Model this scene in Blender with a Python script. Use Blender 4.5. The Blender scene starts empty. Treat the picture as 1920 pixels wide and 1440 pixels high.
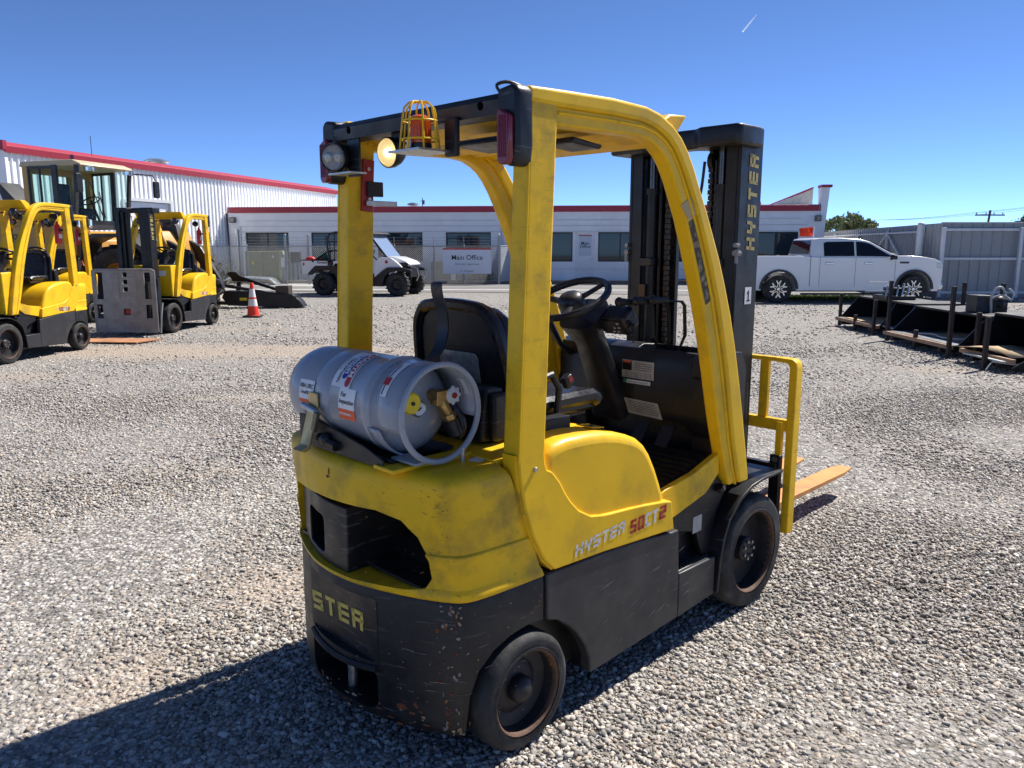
import bpy, bmesh, math, random
import numpy as np
from mathutils import Vector, Matrix, Euler, noise
PI = math.pi
R = math.radians
random.seed(7)
rng = np.random.default_rng(7)
sc = bpy.context.scene
COL = sc.collection

# ------------------------------------------------------------------ camera
cam_d = bpy.data.cameras.new("camera"); cam = bpy.data.objects.new("camera", cam_d); COL.objects.link(cam)
cam.location = (0, 0, 1.618)
cam.rotation_euler = (PI / 2 - 0.1735, 0, 0)
cam_d.sensor_width = 36; cam_d.lens = 1480 / 1920 * 36
cam_d.clip_start = 0.05; cam_d.clip_end = 4000
sc.camera = cam
# ------------------------------------------------------------------ light
SUN_EL, SUN_AZ = R(51), R(38)          # azimuth measured from +X towards +Y
w = bpy.data.worlds.new("World"); sc.world = w; w.use_nodes = True
nt = w.node_tree
bg = nt.nodes["Background"]; sky = nt.nodes.new("ShaderNodeTexSky")
sky.sky_type = 'NISHITA'; sky.sun_disc = False
sky.sun_elevation = SUN_EL; sky.sun_rotation = PI / 2 - SUN_AZ
sky.altitude = 0; sky.air_density = 0.33; sky.dust_density = 0.0; sky.ozone_density = 8.5
nt.links.new(sky.outputs[0], bg.inputs[0]); bg.inputs[1].default_value = 0.130
sd = bpy.data.lights.new("sun", 'SUN'); sd.energy = 5.0; sd.angle = R(0.53); sd.color = (1.0, 0.955, 0.88)
sun = bpy.data.objects.new("sun", sd); COL.objects.link(sun)
sv = Vector((math.cos(SUN_EL) * math.cos(SUN_AZ), math.cos(SUN_EL) * math.sin(SUN_AZ), math.sin(SUN_EL)))
sun.rotation_euler = sv.to_track_quat('Z', 'Y').to_euler()
sc.view_settings.view_transform = 'Standard'; sc.view_settings.look = 'None'
sc.view_settings.gamma = 1; sc.view_settings.use_curve_mapping = False
sc.view_settings.exposure = 0.72
sc.render.engine = 'CYCLES'
sc.cycles.use_denoising = True
sc.cycles.max_bounces = 6; sc.cycles.transparent_max_bounces = 12

# ------------------------------------------------------------------ mesh helpers
class MB:
    """collects primitives and links them as ONE mesh object"""
    def __init__(s): s.v = []; s.f = []
    def add(s, vs, fs, M=None):
        n = len(s.v)
        if M is not None: vs = [tuple(M @ Vector(v)) for v in vs]
        s.v += [tuple(v) for v in vs]; s.f += [tuple(i + n for i in f) for f in fs]; return s
    def box(s, x0, x1, y0, y1, z0, z1, M=None):
        vs = [(x0,y0,z0),(x1,y0,z0),(x1,y1,z0),(x0,y1,z0),(x0,y0,z1),(x1,y0,z1),(x1,y1,z1),(x0,y1,z1)]
        return s.add(vs, [(0,3,2,1),(4,5,6,7),(0,1,5,4),(1,2,6,5),(2,3,7,6),(3,0,4,7)], M)
    def prism(s, pts, axis, a, b, M=None, ptsb=None):
        n = len(pts); q = ptsb or pts
        def P(p, h): return {'y': (p[0], h, p[1]), 'x': (h, p[0], p[1]), 'z': (p[0], p[1], h)}[axis]
        vs = [P(p, a) for p in pts] + [P(p, b) for p in q]
        fs = [tuple(range(n)), tuple(range(2*n-1, n-1, -1))] + [(i, i+n, (i+1) % n + n, (i+1) % n) for i in range(n)]
        return s.add(vs, fs, M)
    def tube(s, path, r, n=8, closed=False, M=None, flat=None):
        P = [Vector(p) for p in path]; m = len(P); rs = r if isinstance(r, (list, tuple)) else [r] * m
        T = []
        for i in range(m):
            if closed: t = P[(i+1) % m] - P[i-1]
            else: t = P[min(i+1, m-1)] - P[max(i-1, 0)]
            T.append(t.normalized())
        up = Vector((0,0,1)) if abs(T[0].z) < .9 else Vector((1,0,0))
        N = (up - T[0] * up.dot(T[0])).normalized(); vs = []
        for i in range(m):
            N = (N - T[i] * N.dot(T[i])).normalized(); B = T[i].cross(N)
            for k in range(n):
                a = 2*PI*(k+.5)/n; k1, k2 = (1, 1) if flat is None else flat
                vs.append(P[i] + (N * math.cos(a) * k1 + B * math.sin(a) * k2) * rs[i])
        fs = []
        for i in range(m if closed else m-1):
            j = (i+1) % m
            for k in range(n): fs.append((i*n+k, i*n+(k+1) % n, j*n+(k+1) % n, j*n+k))
        if not closed: fs += [tuple(range(n-1, -1, -1)), tuple(range((m-1)*n, m*n))]
        return s.add(vs, fs, M)
    def lathe(s, prof, n=24, axis='z', c=(0,0,0), M=None, a0=0, a1=2*PI, cap=False):
        full = abs(a1-a0-2*PI) < 1e-6; m = n if full else n+1; vs = []
        for r, h in prof:
            for k in range(m):
                a = a0 + (a1-a0)*k/n; u, v = r*math.cos(a), r*math.sin(a)
                p = {'z': (u, v, h), 'y': (u, h, v), 'x': (h, u, v)}[axis]
                vs.append((p[0]+c[0], p[1]+c[1], p[2]+c[2]))
        fs = []
        for i in range(len(prof)-1):
            for k in range(n):
                k2 = (k+1) % m; fs.append((i*m+k, i*m+k2, (i+1)*m+k2, (i+1)*m+k))
        if cap:
            fs.append(tuple(range(m-1, -1, -1))); fs.append(tuple((len(prof)-1)*m + k for k in range(m)))
        return s.add(vs, fs, M)
    def cyl(s, p0, p1, r, n=12, r1=None, M=None):
        return s.tube([p0, p1], [r, r if r1 is None else r1], n, M=M)
    def ball(s, c, r, n=12, m=8, sc3=(1,1,1), M=None):
        prof = [(max(1e-4, r*math.sin(PI*i/m)), -r*math.cos(PI*i/m)) for i in range(m+1)]
        k = len(s.v); s.lathe(prof, n)
        for i in range(k, len(s.v)):
            v = s.v[i]; v = (v[0]*sc3[0]+c[0], v[1]*sc3[1]+c[1], v[2]*sc3[2]+c[2])
            s.v[i] = tuple(M @ Vector(v)) if M is not None else v
        return s
    def grid(s, fn, nu, nv, M=None):
        vs = [fn(i/nu, j/nv) for i in range(nu+1) for j in range(nv+1)]
        return s.add(vs, [(i*(nv+1)+j, (i+1)*(nv+1)+j, (i+1)*(nv+1)+j+1, i*(nv+1)+j+1) for i in range(nu) for j in range(nv)], M)
    def build(s, name, m, parent=None, bevel=None, ang=35, smooth=True, seg=2, label=None, cat=None, group=None, kind=None, recalc=True):
        me = bpy.data.meshes.new(name); me.from_pydata(s.v, [], s.f)
        if recalc:
            b = bmesh.new(); b.from_mesh(me); bmesh.ops.recalc_face_normals(b, faces=b.faces); b.to_mesh(me); b.free()
        if m is not None: me.materials.append(m)
        o = bpy.data.objects.new(name, me); COL.objects.link(o)
        if parent is not None: o.parent = parent
        if smooth:
            me.shade_smooth(); me.set_sharp_from_angle(angle=R(ang))
        if bevel:
            bv = o.modifiers.new("bevel", 'BEVEL'); bv.width = bevel; bv.segments = seg; bv.limit_method = 'ANGLE'; bv.angle_limit = R(30); bv.harden_normals = False
            if smooth: me.set_sharp_from_angle(angle=R(80 if seg > 1 else 60))
        tag(o, label, cat, group, kind)
        return o

def tag(o, label=None, cat=None, group=None, kind=None):
    for k, v in (("label", label), ("category", cat), ("group", group), ("kind", kind)):
        if v: o[k] = v
    return o
def thing(name, label, cat, loc=(0,0,0), rz=0, group=None, scale=1):
    o = bpy.data.objects.new(name, None); COL.objects.link(o)
    o.location = loc; o.rotation_euler = (0, 0, rz); o.scale = (scale,)*3; o.empty_display_size = .1
    return tag(o, label, cat, group)
def copy_tree(o, parent=None, skip=()):
    c = o.copy(); COL.objects.link(c); c.parent = parent
    for ch in o.children:
        if ch.name.split('.')[0] in skip: continue
        copy_tree(ch, c, skip)
    return c
def bake(o):
    """apply the modifiers of o to its own mesh"""
    dg = bpy.context.evaluated_depsgraph_get(); e = o.evaluated_get(dg)
    me = bpy.data.meshes.new_from_object(e); old = o.data; o.modifiers.clear(); o.data = me
    if old.users == 0: bpy.data.meshes.remove(old)
    return o
def carve(o, cutters, bevel=None, ang=35):
    cs = []
    for c in cutters:
        co = c.build("cutter", None, smooth=False, parent=o.parent); cs.append(co)
        md = o.modifiers.new("cut", 'BOOLEAN'); md.object = co; md.operation = 'DIFFERENCE'; md.solver = 'EXACT'
    bpy.context.view_layer.update(); bake(o)
    for c in cs:
        d = c.data; bpy.data.objects.remove(c); bpy.data.meshes.remove(d)
    o.data.shade_smooth(); o.data.set_sharp_from_angle(angle=R(ang))
    if bevel:
        bv = o.modifiers.new("bevel", 'BEVEL'); bv.width = bevel; bv.segments = 2; bv.limit_method = 'ANGLE'; bv.angle_limit = R(ang)
        o.data.set_sharp_from_angle(angle=R(80))
    return o
def rot(axis, deg, c=(0,0,0)):
    c = Vector(c); return Matrix.Translation(c) @ Matrix.Rotation(R(deg), 4, axis) @ Matrix.Translation(-c)
def spline(pts, k=4, closed=False):
    P = [Vector(p) for p in pts]; n = len(P); out = []
    for i in range(n if closed else n-1):
        p0, p1, p2, p3 = (P[(i-1) % n], P[i], P[(i+1) % n], P[(i+2) % n]) if closed else (P[max(i-1,0)], P[i], P[i+1], P[min(i+2,n-1)])
        for j in range(k):
            t = j/k; out.append(tuple(.5*((2*p1)+(p2-p0)*t+(2*p0-5*p1+4*p2-p3)*t*t+(3*p1-p0-3*p2+p3)*t**3)))
    if not closed: out.append(tuple(P[-1]))
    return out
def rrect(a0, a1, b0, b1, r, k=3):
    out = []
    for cx, cy, st in ((a1-r, b0+r, -90), (a1-r, b1-r, 0), (a0+r, b1-r, 90), (a0+r, b0+r, 180)):
        for j in range(k+1):
            a = R(st + 90*j/k); out.append((cx+r*math.cos(a), cy+r*math.sin(a)))
    return out
# --- lettering
def font_geo(s, size, shear=0, bold=0):
    cu = bpy.data.curves.new("txt", 'FONT'); cu.body = s; cu.size = size; cu.align_x = 'CENTER'; cu.align_y = 'CENTER'; cu.shear = shear; cu.offset = bold; cu.resolution_u = 3
    ob = bpy.data.objects.new("txt", cu); COL.objects.link(ob); bpy.context.view_layer.update()
    me = bpy.data.meshes.new_from_object(ob.evaluated_get(bpy.context.evaluated_depsgraph_get()))
    vs = [(v.co.x, v.co.y) for v in me.vertices]; fs = [tuple(p.vertices) for p in me.polygons]
    bpy.data.objects.remove(ob); bpy.data.curves.remove(cu); bpy.data.meshes.remove(me)
    return vs, fs
SEG = {'H': 'fbeg c', 'Y': 'fbgY', 'S': 'afgcd', 'T': 'aT', 'E': 'afged', 'R': 'abfgeK', '5': 'afgcd', '0': 'abcdef', 'C': 'afed', '2': 'abged',
       'M': 'abcefT', 'O': 'abcdef', 'N': 'abcef', '1': 'bc', 'D': 'abcdef'}
def block_geo(s, h, w=None, t=None, gap=None, shear=0.15, sub=2):
    """squared letters of thick strokes; origin lower left"""
    w = w or h*.85; t = t or h*.22; gap = gap or h*.22; vs = []; fs = []; x = 0
    def q(x0, x1, y0, y1):
        for i in range(sub):
            a, b = x0+(x1-x0)*i/sub, x0+(x1-x0)*(i+1)/sub; n = len(vs)
            vs.extend([(a+shear*y0, y0), (b+shear*y0, y0), (b+shear*y1, y1), (a+shear*y1, y1)]); fs.append((n, n+1, n+2, n+3))
    for ch in s:
        if ch == ' ': x += w*.5; continue
        m = h/2
        for g in SEG[ch]:
            if g == 'a': q(x+(.06*w), x+w-(.04*w), h-t, h)
            if g == 'd': q(x+(.04*w), x+w-(.06*w), 0, t)
            if g == 'g': q(x+.02*w, x+w*.98, m-t/2, m+t/2)
            if g == 'f': q(x, x+t*1.15, m, h*.97)
            if g == 'e': q(x, x+t*1.15, 0 if ch in 'HR' else h*.03, m)
            if g == 'b': q(x+w-t*1.15, x+w, m, h*.97)
            if g == 'c': q(x+w-t*1.15, x+w, 0 if ch in 'HN' else h*.03, m)
            if g in 'T': q(x+w/2-t*.6, x+w/2+t*.6, 0, h-t)
            if g == 'Y': q(x+w*.62-t*.6, x+w*.62+t*.6, 0, m)
            if g == 'K': q(x+w*.92-t*1.15, x+w*.92, 0, m)
        x += w+gap
    return vs, fs, x-gap
def letters(name, geo, fn, m, parent, th=0.0, **kw):
    """map flat lettering through fn(u,v)->(x,y,z)"""
    b = MB(); b.add([fn(u, v) for u, v in geo[0]], geo[1]); return b.build(name, m, parent, smooth=False, recalc=False, **kw)

# ------------------------------------------------------------------ materials
MATS = {}
def mat(name, col, rough=.5, metal=0, var=.12, vs=6, bump=0, bs=80, dirt=None, dirt_amt=.5, dirt_scale=3, scr=None, scr_amt=.5, rust=None, rust_amt=.6,
        coat=0, trans=0, ior=1.45, emit=None, es=0, spec=.5, stretch=(1,1,1), alpha=1):
    if name in MATS: return MATS[name]
    m = bpy.data.materials.new(name); m.use_nodes = True; t = m.node_tree; N = t.nodes; L = t.links
    bs_ = N["Principled BSDF"]
    bs_.inputs["Base Color"].default_value = (*col, 1); bs_.inputs["Roughness"].default_value = rough; bs_.inputs["Metallic"].default_value = metal
    bs_.inputs["Coat Weight"].default_value = coat; bs_.inputs["Coat Roughness"].default_value = .12
    bs_.inputs["Transmission Weight"].default_value = trans; bs_.inputs["IOR"].default_value = ior; bs_.inputs["Specular IOR Level"].default_value = spec
    bs_.inputs["Alpha"].default_value = alpha
    if emit: bs_.inputs["Emission Color"].default_value = (*emit, 1); bs_.inputs["Emission Strength"].default_value = es
    tc = N.new("ShaderNodeTexCoord"); mp = N.new("ShaderNodeMapping"); mp.inputs["Scale"].default_value = stretch
    L.new(tc.outputs["Object"], mp.inputs["Vector"]); V = mp.outputs[0]
    def tex(scale, detail=5, st=None, rgh=.55):
        n = N.new("ShaderNodeTexNoise"); n.inputs["Scale"].default_value = scale; n.inputs["Detail"].default_value = detail; n.inputs["Roughness"].default_value = rgh
        if st:
            q = N.new("ShaderNodeMapping"); q.inputs["Scale"].default_value = st[0]; q.inputs["Rotation"].default_value = st[1]; L.new(tc.outputs["Object"], q.inputs[0]); L.new(q.outputs[0], n.inputs["Vector"])
        else: L.new(V, n.inputs["Vector"])
        return n.outputs["Fac"]
    def ramp(src, a, b, lo=0., hi=1.):
        r = N.new("ShaderNodeMapRange"); r.inputs[1].default_value = a; r.inputs[2].default_value = b; r.inputs[3].default_value = lo; r.inputs[4].default_value = hi; L.new(src, r.inputs[0]); return r.outputs[0]
    def mix(fac, a, b):
        x = N.new("ShaderNodeMix"); x.data_type = 'RGBA'
        if isinstance(fac, (int, float)): x.inputs[0].default_value = fac
        else: L.new(fac, x.inputs[0])
        for i, c in ((6, a), (7, b)):
            if isinstance(c, tuple): x.inputs[i].default_value = (*c, 1)
            else: L.new(c, x.inputs[i])
        return x.outputs[2]
    if var:
        c = mix(ramp(tex(vs, 6), .3, .7), tuple(k*(1-var) for k in col), tuple(min(1, k*(1+var)) for k in col))
        if dirt: c = mix(ramp(tex(dirt_scale, 8, rgh=.65), .5, .72, 0, dirt_amt), c, dirt)
        if scr:
            a = ramp(tex(7, 7, ((1.1, 1.1, 11), (0.0, .22, .1))), .635, .655, 0, scr_amt); b = ramp(tex(24, 4, ((1, 1, 12), (.1, -.3, .2))), .66, .69, 0, scr_amt*.8); e_ = ramp(tex(60, 6, rgh=.75), .64, .68, 0, scr_amt); c = mix(e_, c, scr)
            c = mix(a, c, scr); c = mix(b, c, scr)
        if rust: c = mix(ramp(tex(6.5, 9, rgh=.72), .635, .65, 0, rust_amt), c, rust)
        L.new(c, bs_.inputs["Base Color"])
        L.new(ramp(tex(vs*2.3, 4), .3, .7, max(0, rough-.1), min(1, rough+.12)), bs_.inputs["Roughness"])
    if bump:
        bp = N.new("ShaderNodeBump"); bp.inputs["Strength"].default_value = bump; bp.inputs["Distance"].default_value = .004; L.new(tex(bs, 5), bp.inputs["Height"]); L.new(bp.outputs[0], bs_.inputs["Normal"])
    MATS[name] = m; return m
YEL = mat("yellow_paint", (.80,.475,.010), .38, spec=.35, var=.06, vs=5, dirt=(.34,.22,.035), dirt_amt=.6, dirt_scale=4.2, scr=(.26,.18,.03), scr_amt=.0, rust=(.10,.03,.012), rust_amt=.0, bump=.06, bs=14)
YELW = mat("yellow_paint_worn", (.78,.465,.011), .42, spec=.3, var=.08, vs=6, dirt=(.27,.18,.035), dirt_amt=.9, dirt_scale=5, scr=(.30,.21,.03), scr_amt=.22, rust=(.11,.03,.012), rust_amt=.45, bump=.12, bs=16)
BLKW = mat("black_paint_worn", (.010,.010,.011), .5, var=.3, vs=7, dirt=(.032,.029,.025), dirt_amt=.8, dirt_scale=4, scr=(.10,.09,.08), scr_amt=.35, rust=(.16,.05,.018), rust_amt=.9, bump=.35, bs=22)
BLK = mat("black_paint", (.008,.008,.010), .42, var=.25, vs=5, dirt=(.03,.028,.025), dirt_amt=.5, scr=(.12,.115,.11), scr_amt=.45, bump=.08, bs=30)
SKIRT = mat("charcoal_panel", (.026,.026,.028), .45, var=.18, vs=4, dirt=(.075,.072,.068), dirt_amt=.6, scr=(.11,.11,.11), scr_amt=.3, bump=.08, bs=25)
MAST = mat("mast_steel", (.007,.0065,.007), .4, var=.3, vs=6, dirt=(.03,.025,.02), dirt_amt=.5, bump=.06, bs=40)
PLAS = mat("dark_plastic", (.012,.012,.015), .38, var=.2, vs=9, bump=.12, bs=220, dirt=(.035,.032,.03), dirt_amt=.35)
VINYL = mat("black_vinyl", (.008,.008,.011), .3, var=.2, vs=9, bump=.15, bs=300, dirt=(.05,.05,.05), dirt_amt=.3)
RUB = mat("tyre_rubber", (.022,.022,.022), .75, var=.25, vs=10, bump=.3, bs=60, dirt=(.10,.09,.078), dirt_amt=.7, dirt_scale=9)
RIM = mat("wheel_rim", (.018,.017,.018), .5, var=.3, vs=9, dirt=(.09,.05,.03), dirt_amt=.4, dirt_scale=6)
RUSTRIM = mat("rusty_ring", (.10,.055,.035), .75, var=.3, vs=30, bump=.3, bs=90)
GREYT = mat("tank_grey", (.29,.31,.345), .30, var=.02, vs=5, coat=.25)
STEEL = mat("zinc_steel", (.45,.44,.42), .35, metal=.9, var=.15, vs=20)
GOLDZ = mat("gold_zinc", (.50,.36,.16), .4, metal=.7, var=.3, vs=12)
BRASS = mat("brass", (.40,.26,.10), .35, metal=.85, var=.3, vs=30)
WHT = mat("white_sticker", (.72,.72,.72), .45, var=.04)
OLDLBL = mat("old_label", (.42,.41,.38), .5, var=.25, vs=60, dirt=(.15,.14,.12), dirt_amt=.6, dirt_scale=30)
ORANGE = mat("orange_sticker", (.75,.10,.02), .45, var=.04)
REDP = mat("red_paint", (.30,.02,.02), .4, var=.15, vs=8)
REDS = mat("red_sticker", (.45,.02,.03), .4, var=.05)
BLUES = mat("blue_sticker", (.02,.03,.25), .4, var=.05)
INK = mat("black_ink", (.01,.01,.01), .5, var=0)
GREENS = mat("green_sticker", (.03,.22,.12), .5, var=.05)
REDLENS = mat("red_lens", (.17,.006,.014), .25, var=.1, coat=.5)
ORLENS = mat("orange_lens", (.75,.12,.01), .25, var=.08, trans=.35, coat=.5)
GLASSL = mat("lamp_glass", (.9,.9,.88), .04, var=0, trans=.95, coat=.5)
AMBER = mat("lamp_lit", (.8,.65,.35), .2, var=0, emit=(1,.75,.3), es=.35)
CHROME = mat("chrome", (.6,.6,.6), .15, metal=1, var=0)
WHTLET = mat("worn_white_letters", (.6,.59,.55), .5, var=.1, vs=30, scr=(.45,.3,.03), scr_amt=.4)
REDLET = mat("red_letters", (.40,.035,.02), .5, var=.15, vs=30)
YLET = mat("yellow_letters", (.68,.50,.10), .5, var=.1, vs=20, scr=(.03,.03,.03), scr_amt=.3)
YWARN = mat("yellow_plastic", (.75,.55,.02), .35, var=.05)
FORK = mat("fork_orange", (.62,.27,.07), .6, var=.15, vs=9, dirt=(.25,.12,.06), dirt_amt=.6)
# ================================================================== ground
def dirt_at(x, y):
    d = 0.0
    for cx, cy, rx, ry, a in ((-5.0,12.2,4.6,.9,1.0),(-1.0,11.0,2.4,.7,.8),(-7.5,9.6,2.5,.6,.6),(-1.1,3.55,.42,.33,.75),(-1.45,2.75,.3,.35,.75),(-2.4,5.6,1.3,.35,.45),(-2.6,8.4,1.5,.35,.5),
                              (.9,2.35,.45,.25,.5),(1.55,2.9,.5,.25,.35),(3.2,6.2,.9,.3,.3),(5.7,10.3,.7,.4,.7),(-2.8,4.2,.5,.3,.5),(1.7,8.6,1.6,.35,.35),(-5.5,15.5,2.0,.4,.5)):
        q = ((x-cx)/rx)**2 + ((y-cy)/ry)**2
        d = max(d, a*math.exp(-q*.8))
    for (k_, c_, w_, a_) in ((.28,7.0,.22,.2),(.28,8.7,.24,.2),(-.10,16.5,.5,.3),(-.10,18.6,.5,.3),(.55,4.0,.16,.12)):
        d = max(d, a_*math.exp(-((y-k_*x-c_)/w_)**2))
    n = noise.noise(Vector((x*.9, y*1.4, 3.1)))*.35 + noise.noise(Vector((x*3.1, y*3.7, 7.7)))*.25
    return max(0., min(1., d + n*(.25+d)))
xs = [-900,-300,-120,-60,-36,-24,-18] + list(np.arange(-14,14.01,.2)) + [18,24,36,60,120,300,900]
ys = [-60,-20,-6] + list(np.arange(0,22.01,.2)) + [24,26,28,32,38,60,120,300,900,2000]
v = []; dv = []
for y in ys:
    for x in xs:
        inn = abs(x) < 14.1 and -1 < y < 23
        v.append((x, y, 0.012*noise.noise(Vector((x*.7, y*.7, 1))) if inn and not (abs(x) > 13.9 or y < .1 or y > 21.9) else 0)); dv.append(dirt_at(x, y) if inn else .1)
nx = len(xs); f = [(j*nx+i, j*nx+i+1, (j+1)*nx+i+1, (j+1)*nx+i) for j in range(len(ys)-1) for i in range(nx-1)]
b = MB(); b.v = v; b.f = f
def ground_mat():
    m = bpy.data.materials.new("gravel_bed"); m.use_nodes = True; t = m.node_tree; N = t.nodes; L = t.links; P = N["Principled BSDF"]; P.inputs["Roughness"].default_value = .9; P.inputs["Specular IOR Level"].default_value = .25
    tc = N.new("ShaderNodeTexCoord"); 
    def vor(s, feat='F1'):
        q = N.new("ShaderNodeTexVoronoi"); q.inputs["Scale"].default_value = s; q.feature = feat; L.new(tc.outputs["Object"], q.inputs["Vector"]); return q
    def ns(s, d=4):
        q = N.new("ShaderNodeTexNoise"); q.inputs["Scale"].default_value = s; q.inputs["Detail"].default_value = d; L.new(tc.outputs["Object"], q.inputs["Vector"]); return q.outputs["Fac"]
    def rp(src, cs):
        q = N.new("ShaderNodeValToRGB"); q.color_ramp.interpolation = 'LINEAR'
        while len(q.color_ramp.elements) < len(cs): q.color_ramp.elements.new(.5)
        for e, (p, c) in zip(q.color_ramp.elements, cs): e.position = p; e.color = (*c, 1)
        L.new(src, q.inputs[0]); return q.outputs[0]
    def mx(fac, a, bb, mode='MIX'):
        x = N.new("ShaderNodeMix"); x.data_type = 'RGBA'; x.blend_type = mode
        if isinstance(fac, float): x.inputs[0].default_value = fac
        else: L.new(fac, x.inputs[0])
        for i, c in ((6, a), (7, bb)):
            if isinstance(c, tuple): x.inputs[i].default_value = (*c, 1)
            else: L.new(c, x.inputs[i])
        return x.outputs[2]
    v1 = vor(38); v2 = vor(75); v3 = vor(14)
    sep = N.new("ShaderNodeSeparateColor"); L.new(v1.outputs["Color"], sep.inputs[0])
    sep2 = N.new("ShaderNodeSeparateColor"); L.new(v3.outputs["Color"], sep2.inputs[0])
    stone = rp(sep.outputs[0], [(0, (.11,.105,.10)), (.35, (.27,.257,.24)), (.7, (.43,.408,.38)), (1, (.66,.625,.58))])
    stone = mx(rp(sep2.outputs[1], [(.55,(0,0,0)),(1,(.35,.35,.35))]), stone, (.40,.36,.32))
    stone = mx(rp(v1.outputs["Distance"], [(.35,(0,0,0)),(.75,(.6,.6,.6))]), stone, (.10,.085,.07))
    big = ns(.35, 5); stone = mx(rp(big, [(.35,(0,0,0)),(.65,(.35,.35,.35))]), stone, (.25,.235,.22))
    at = N.new("ShaderNodeAttribute"); at.attribute_name = "dirt"
    soil = rp(ns(70, 10), [(.38,(.20,.16,.125)),(.62,(.56,.47,.385))])
    ms = N.new("ShaderNodeMath"); ms.operation = 'MULTIPLY_ADD'; L.new(ns(18, 4), ms.inputs[0]); ms.inputs[1].default_value = 1.2; ms.inputs[2].default_value = -.75
    ma = N.new("ShaderNodeMath"); ma.operation = 'ADD'; L.new(ms.outputs[0], ma.inputs[0]); L.new(at.outputs["Fac"], ma.inputs[1]); 
    mr = N.new("ShaderNodeMapRange"); mr.inputs[1].default_value = .12; mr.inputs[2].default_value = .6; mr.inputs[4].default_value = .85; L.new(ma.outputs[0], mr.inputs[0])
    c = mx(mr.outputs[0], stone, soil)
    L.new(c, P.inputs["Base Color"])
    bp = N.new("ShaderNodeBump"); bp.inputs["Strength"].default_value = .9; bp.inputs["Distance"].default_value = .02; bp.invert = True
    ad = N.new("ShaderNodeMath"); ad.operation = 'MULTIPLY_ADD'; L.new(v2.outputs["Distance"], ad.inputs[0]); ad.inputs[1].default_value = .4; L.new(v1.outputs["Distance"], ad.inputs[2])
    L.new(ad.outputs[0], bp.inputs["Height"]); L.new(bp.outputs[0], P.inputs["Normal"]); return m
GR = b.build("ground", ground_mat(), kind="structure", smooth=True, recalc=False)
GR["label"] = "grey gravel yard with tan dirt showing through in patches"
a = GR.data.attributes.new("dirt", 'FLOAT', 'POINT'); a.data.foreach_set("value", dv)

# crushed stones lying on the yard: real angular pieces, thinning into the bed with distance
def stones(name, bands, seed, m, label):
    r = np.random.default_rng(seed); X = []; Y = []; S = []
    for y0, y1, dens, smin, smax, wid in bands:
        area = wid*(y1*y1-y0*y0) + 1.2*(y1-y0); n = int(area*dens)
        yy = np.sqrt(r.random(n)*(y1*y1-y0*y0)+y0*y0); xx = (r.random(n)*2-1)*(wid*yy+.6)
        s = smin*(smax/smin)**(r.random(n)**1.7)
        X.append(xx); Y.append(yy); S.append(s)
    X = np.concatenate(X); Y = np.concatenate(Y); S = np.concatenate(S)
    d = np.array([dirt_at(float(x), float(y)) for x, y in zip(X, Y)])
    keep = r.random(len(X)) > np.clip(d*1.15, 0, .88)
    X, Y, S, d = X[keep], Y[keep], S[keep], d[keep]; n = len(X)
    base = np.array([(-1,-1,-1),(1,-1,-1),(1,1,-1),(-1,1,-1),(-1,-1,1),(1,-1,1),(1,1,1),(-1,1,1)], float)
    V = base[None]*(1 + (r.random((n,8,3))-.5)*.9)
    V[:, 4:, :2] *= (.45+.5*r.random((n,1,2)))
    sc3 = np.stack([S*.5*(.75+.6*r.random(n)), S*.5*(.55+.4*r.random(n)), S*.5*(.26+.32*r.random(n))], 1); V *= sc3[:, None]
    a = r.random(n)*2*np.pi; tx = (r.random(n)-.5)*.9; ty = (r.random(n)-.5)*.9
    def rm(V, i, j, a):
        c, s = np.cos(a)[:, None], np.sin(a)[:, None]; p, q = V[:, :, i].copy(), V[:, :, j].copy(); V[:, :, i] = c*p-s*q; V[:, :, j] = s*p+c*q
    rm(V, 1, 2, tx); rm(V, 0, 2, ty); rm(V, 0, 1, a)
    V[:, :, 0] += X[:, None]; V[:, :, 1] += Y[:, None]; V[:, :, 2] += (sc3[:, 2]*(.25+.75*r.random(n)))[:, None]
    F = np.array([(0,3,2,1),(4,5,6,7),(0,1,5,4),(1,2,6,5),(2,3,7,6),(3,0,4,7)])
    idx = (F[None] + (np.arange(n)*8)[:, None, None]).reshape(-1)
    me = bpy.data.meshes.new(name); me.vertices.add(n*8); me.vertices.foreach_set("co", V.reshape(-1).astype(np.float32))
    me.loops.add(len(idx)); me.loops.foreach_set("vertex_index", idx.astype(np.int32))
    me.polygons.add(n*6); me.polygons.foreach_set("loop_start", np.arange(0, len(idx), 4).astype(np.int32)); me.polygons.foreach_set("loop_total", np.full(n*6, 4, np.int32))
    me.update(calc_edges=True); me.validate()
    tone = np.clip(r.normal(.53, .19, n), 0, 1); at = me.attributes.new("tone", 'FLOAT', 'POINT'); at.data.foreach_set("value", np.repeat(tone, 8).astype(np.float32))
    warm = np.clip(r.random(n)**3 + .35*d, 0, 1); at = me.attributes.new("warm", 'FLOAT', 'POINT'); at.data.foreach_set("value", np.repeat(warm, 8).astype(np.float32))
    me.materials.append(m); o = bpy.data.objects.new(name, me); COL.objects.link(o); tag(o, label, "gravel", kind="stuff"); return n
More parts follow.
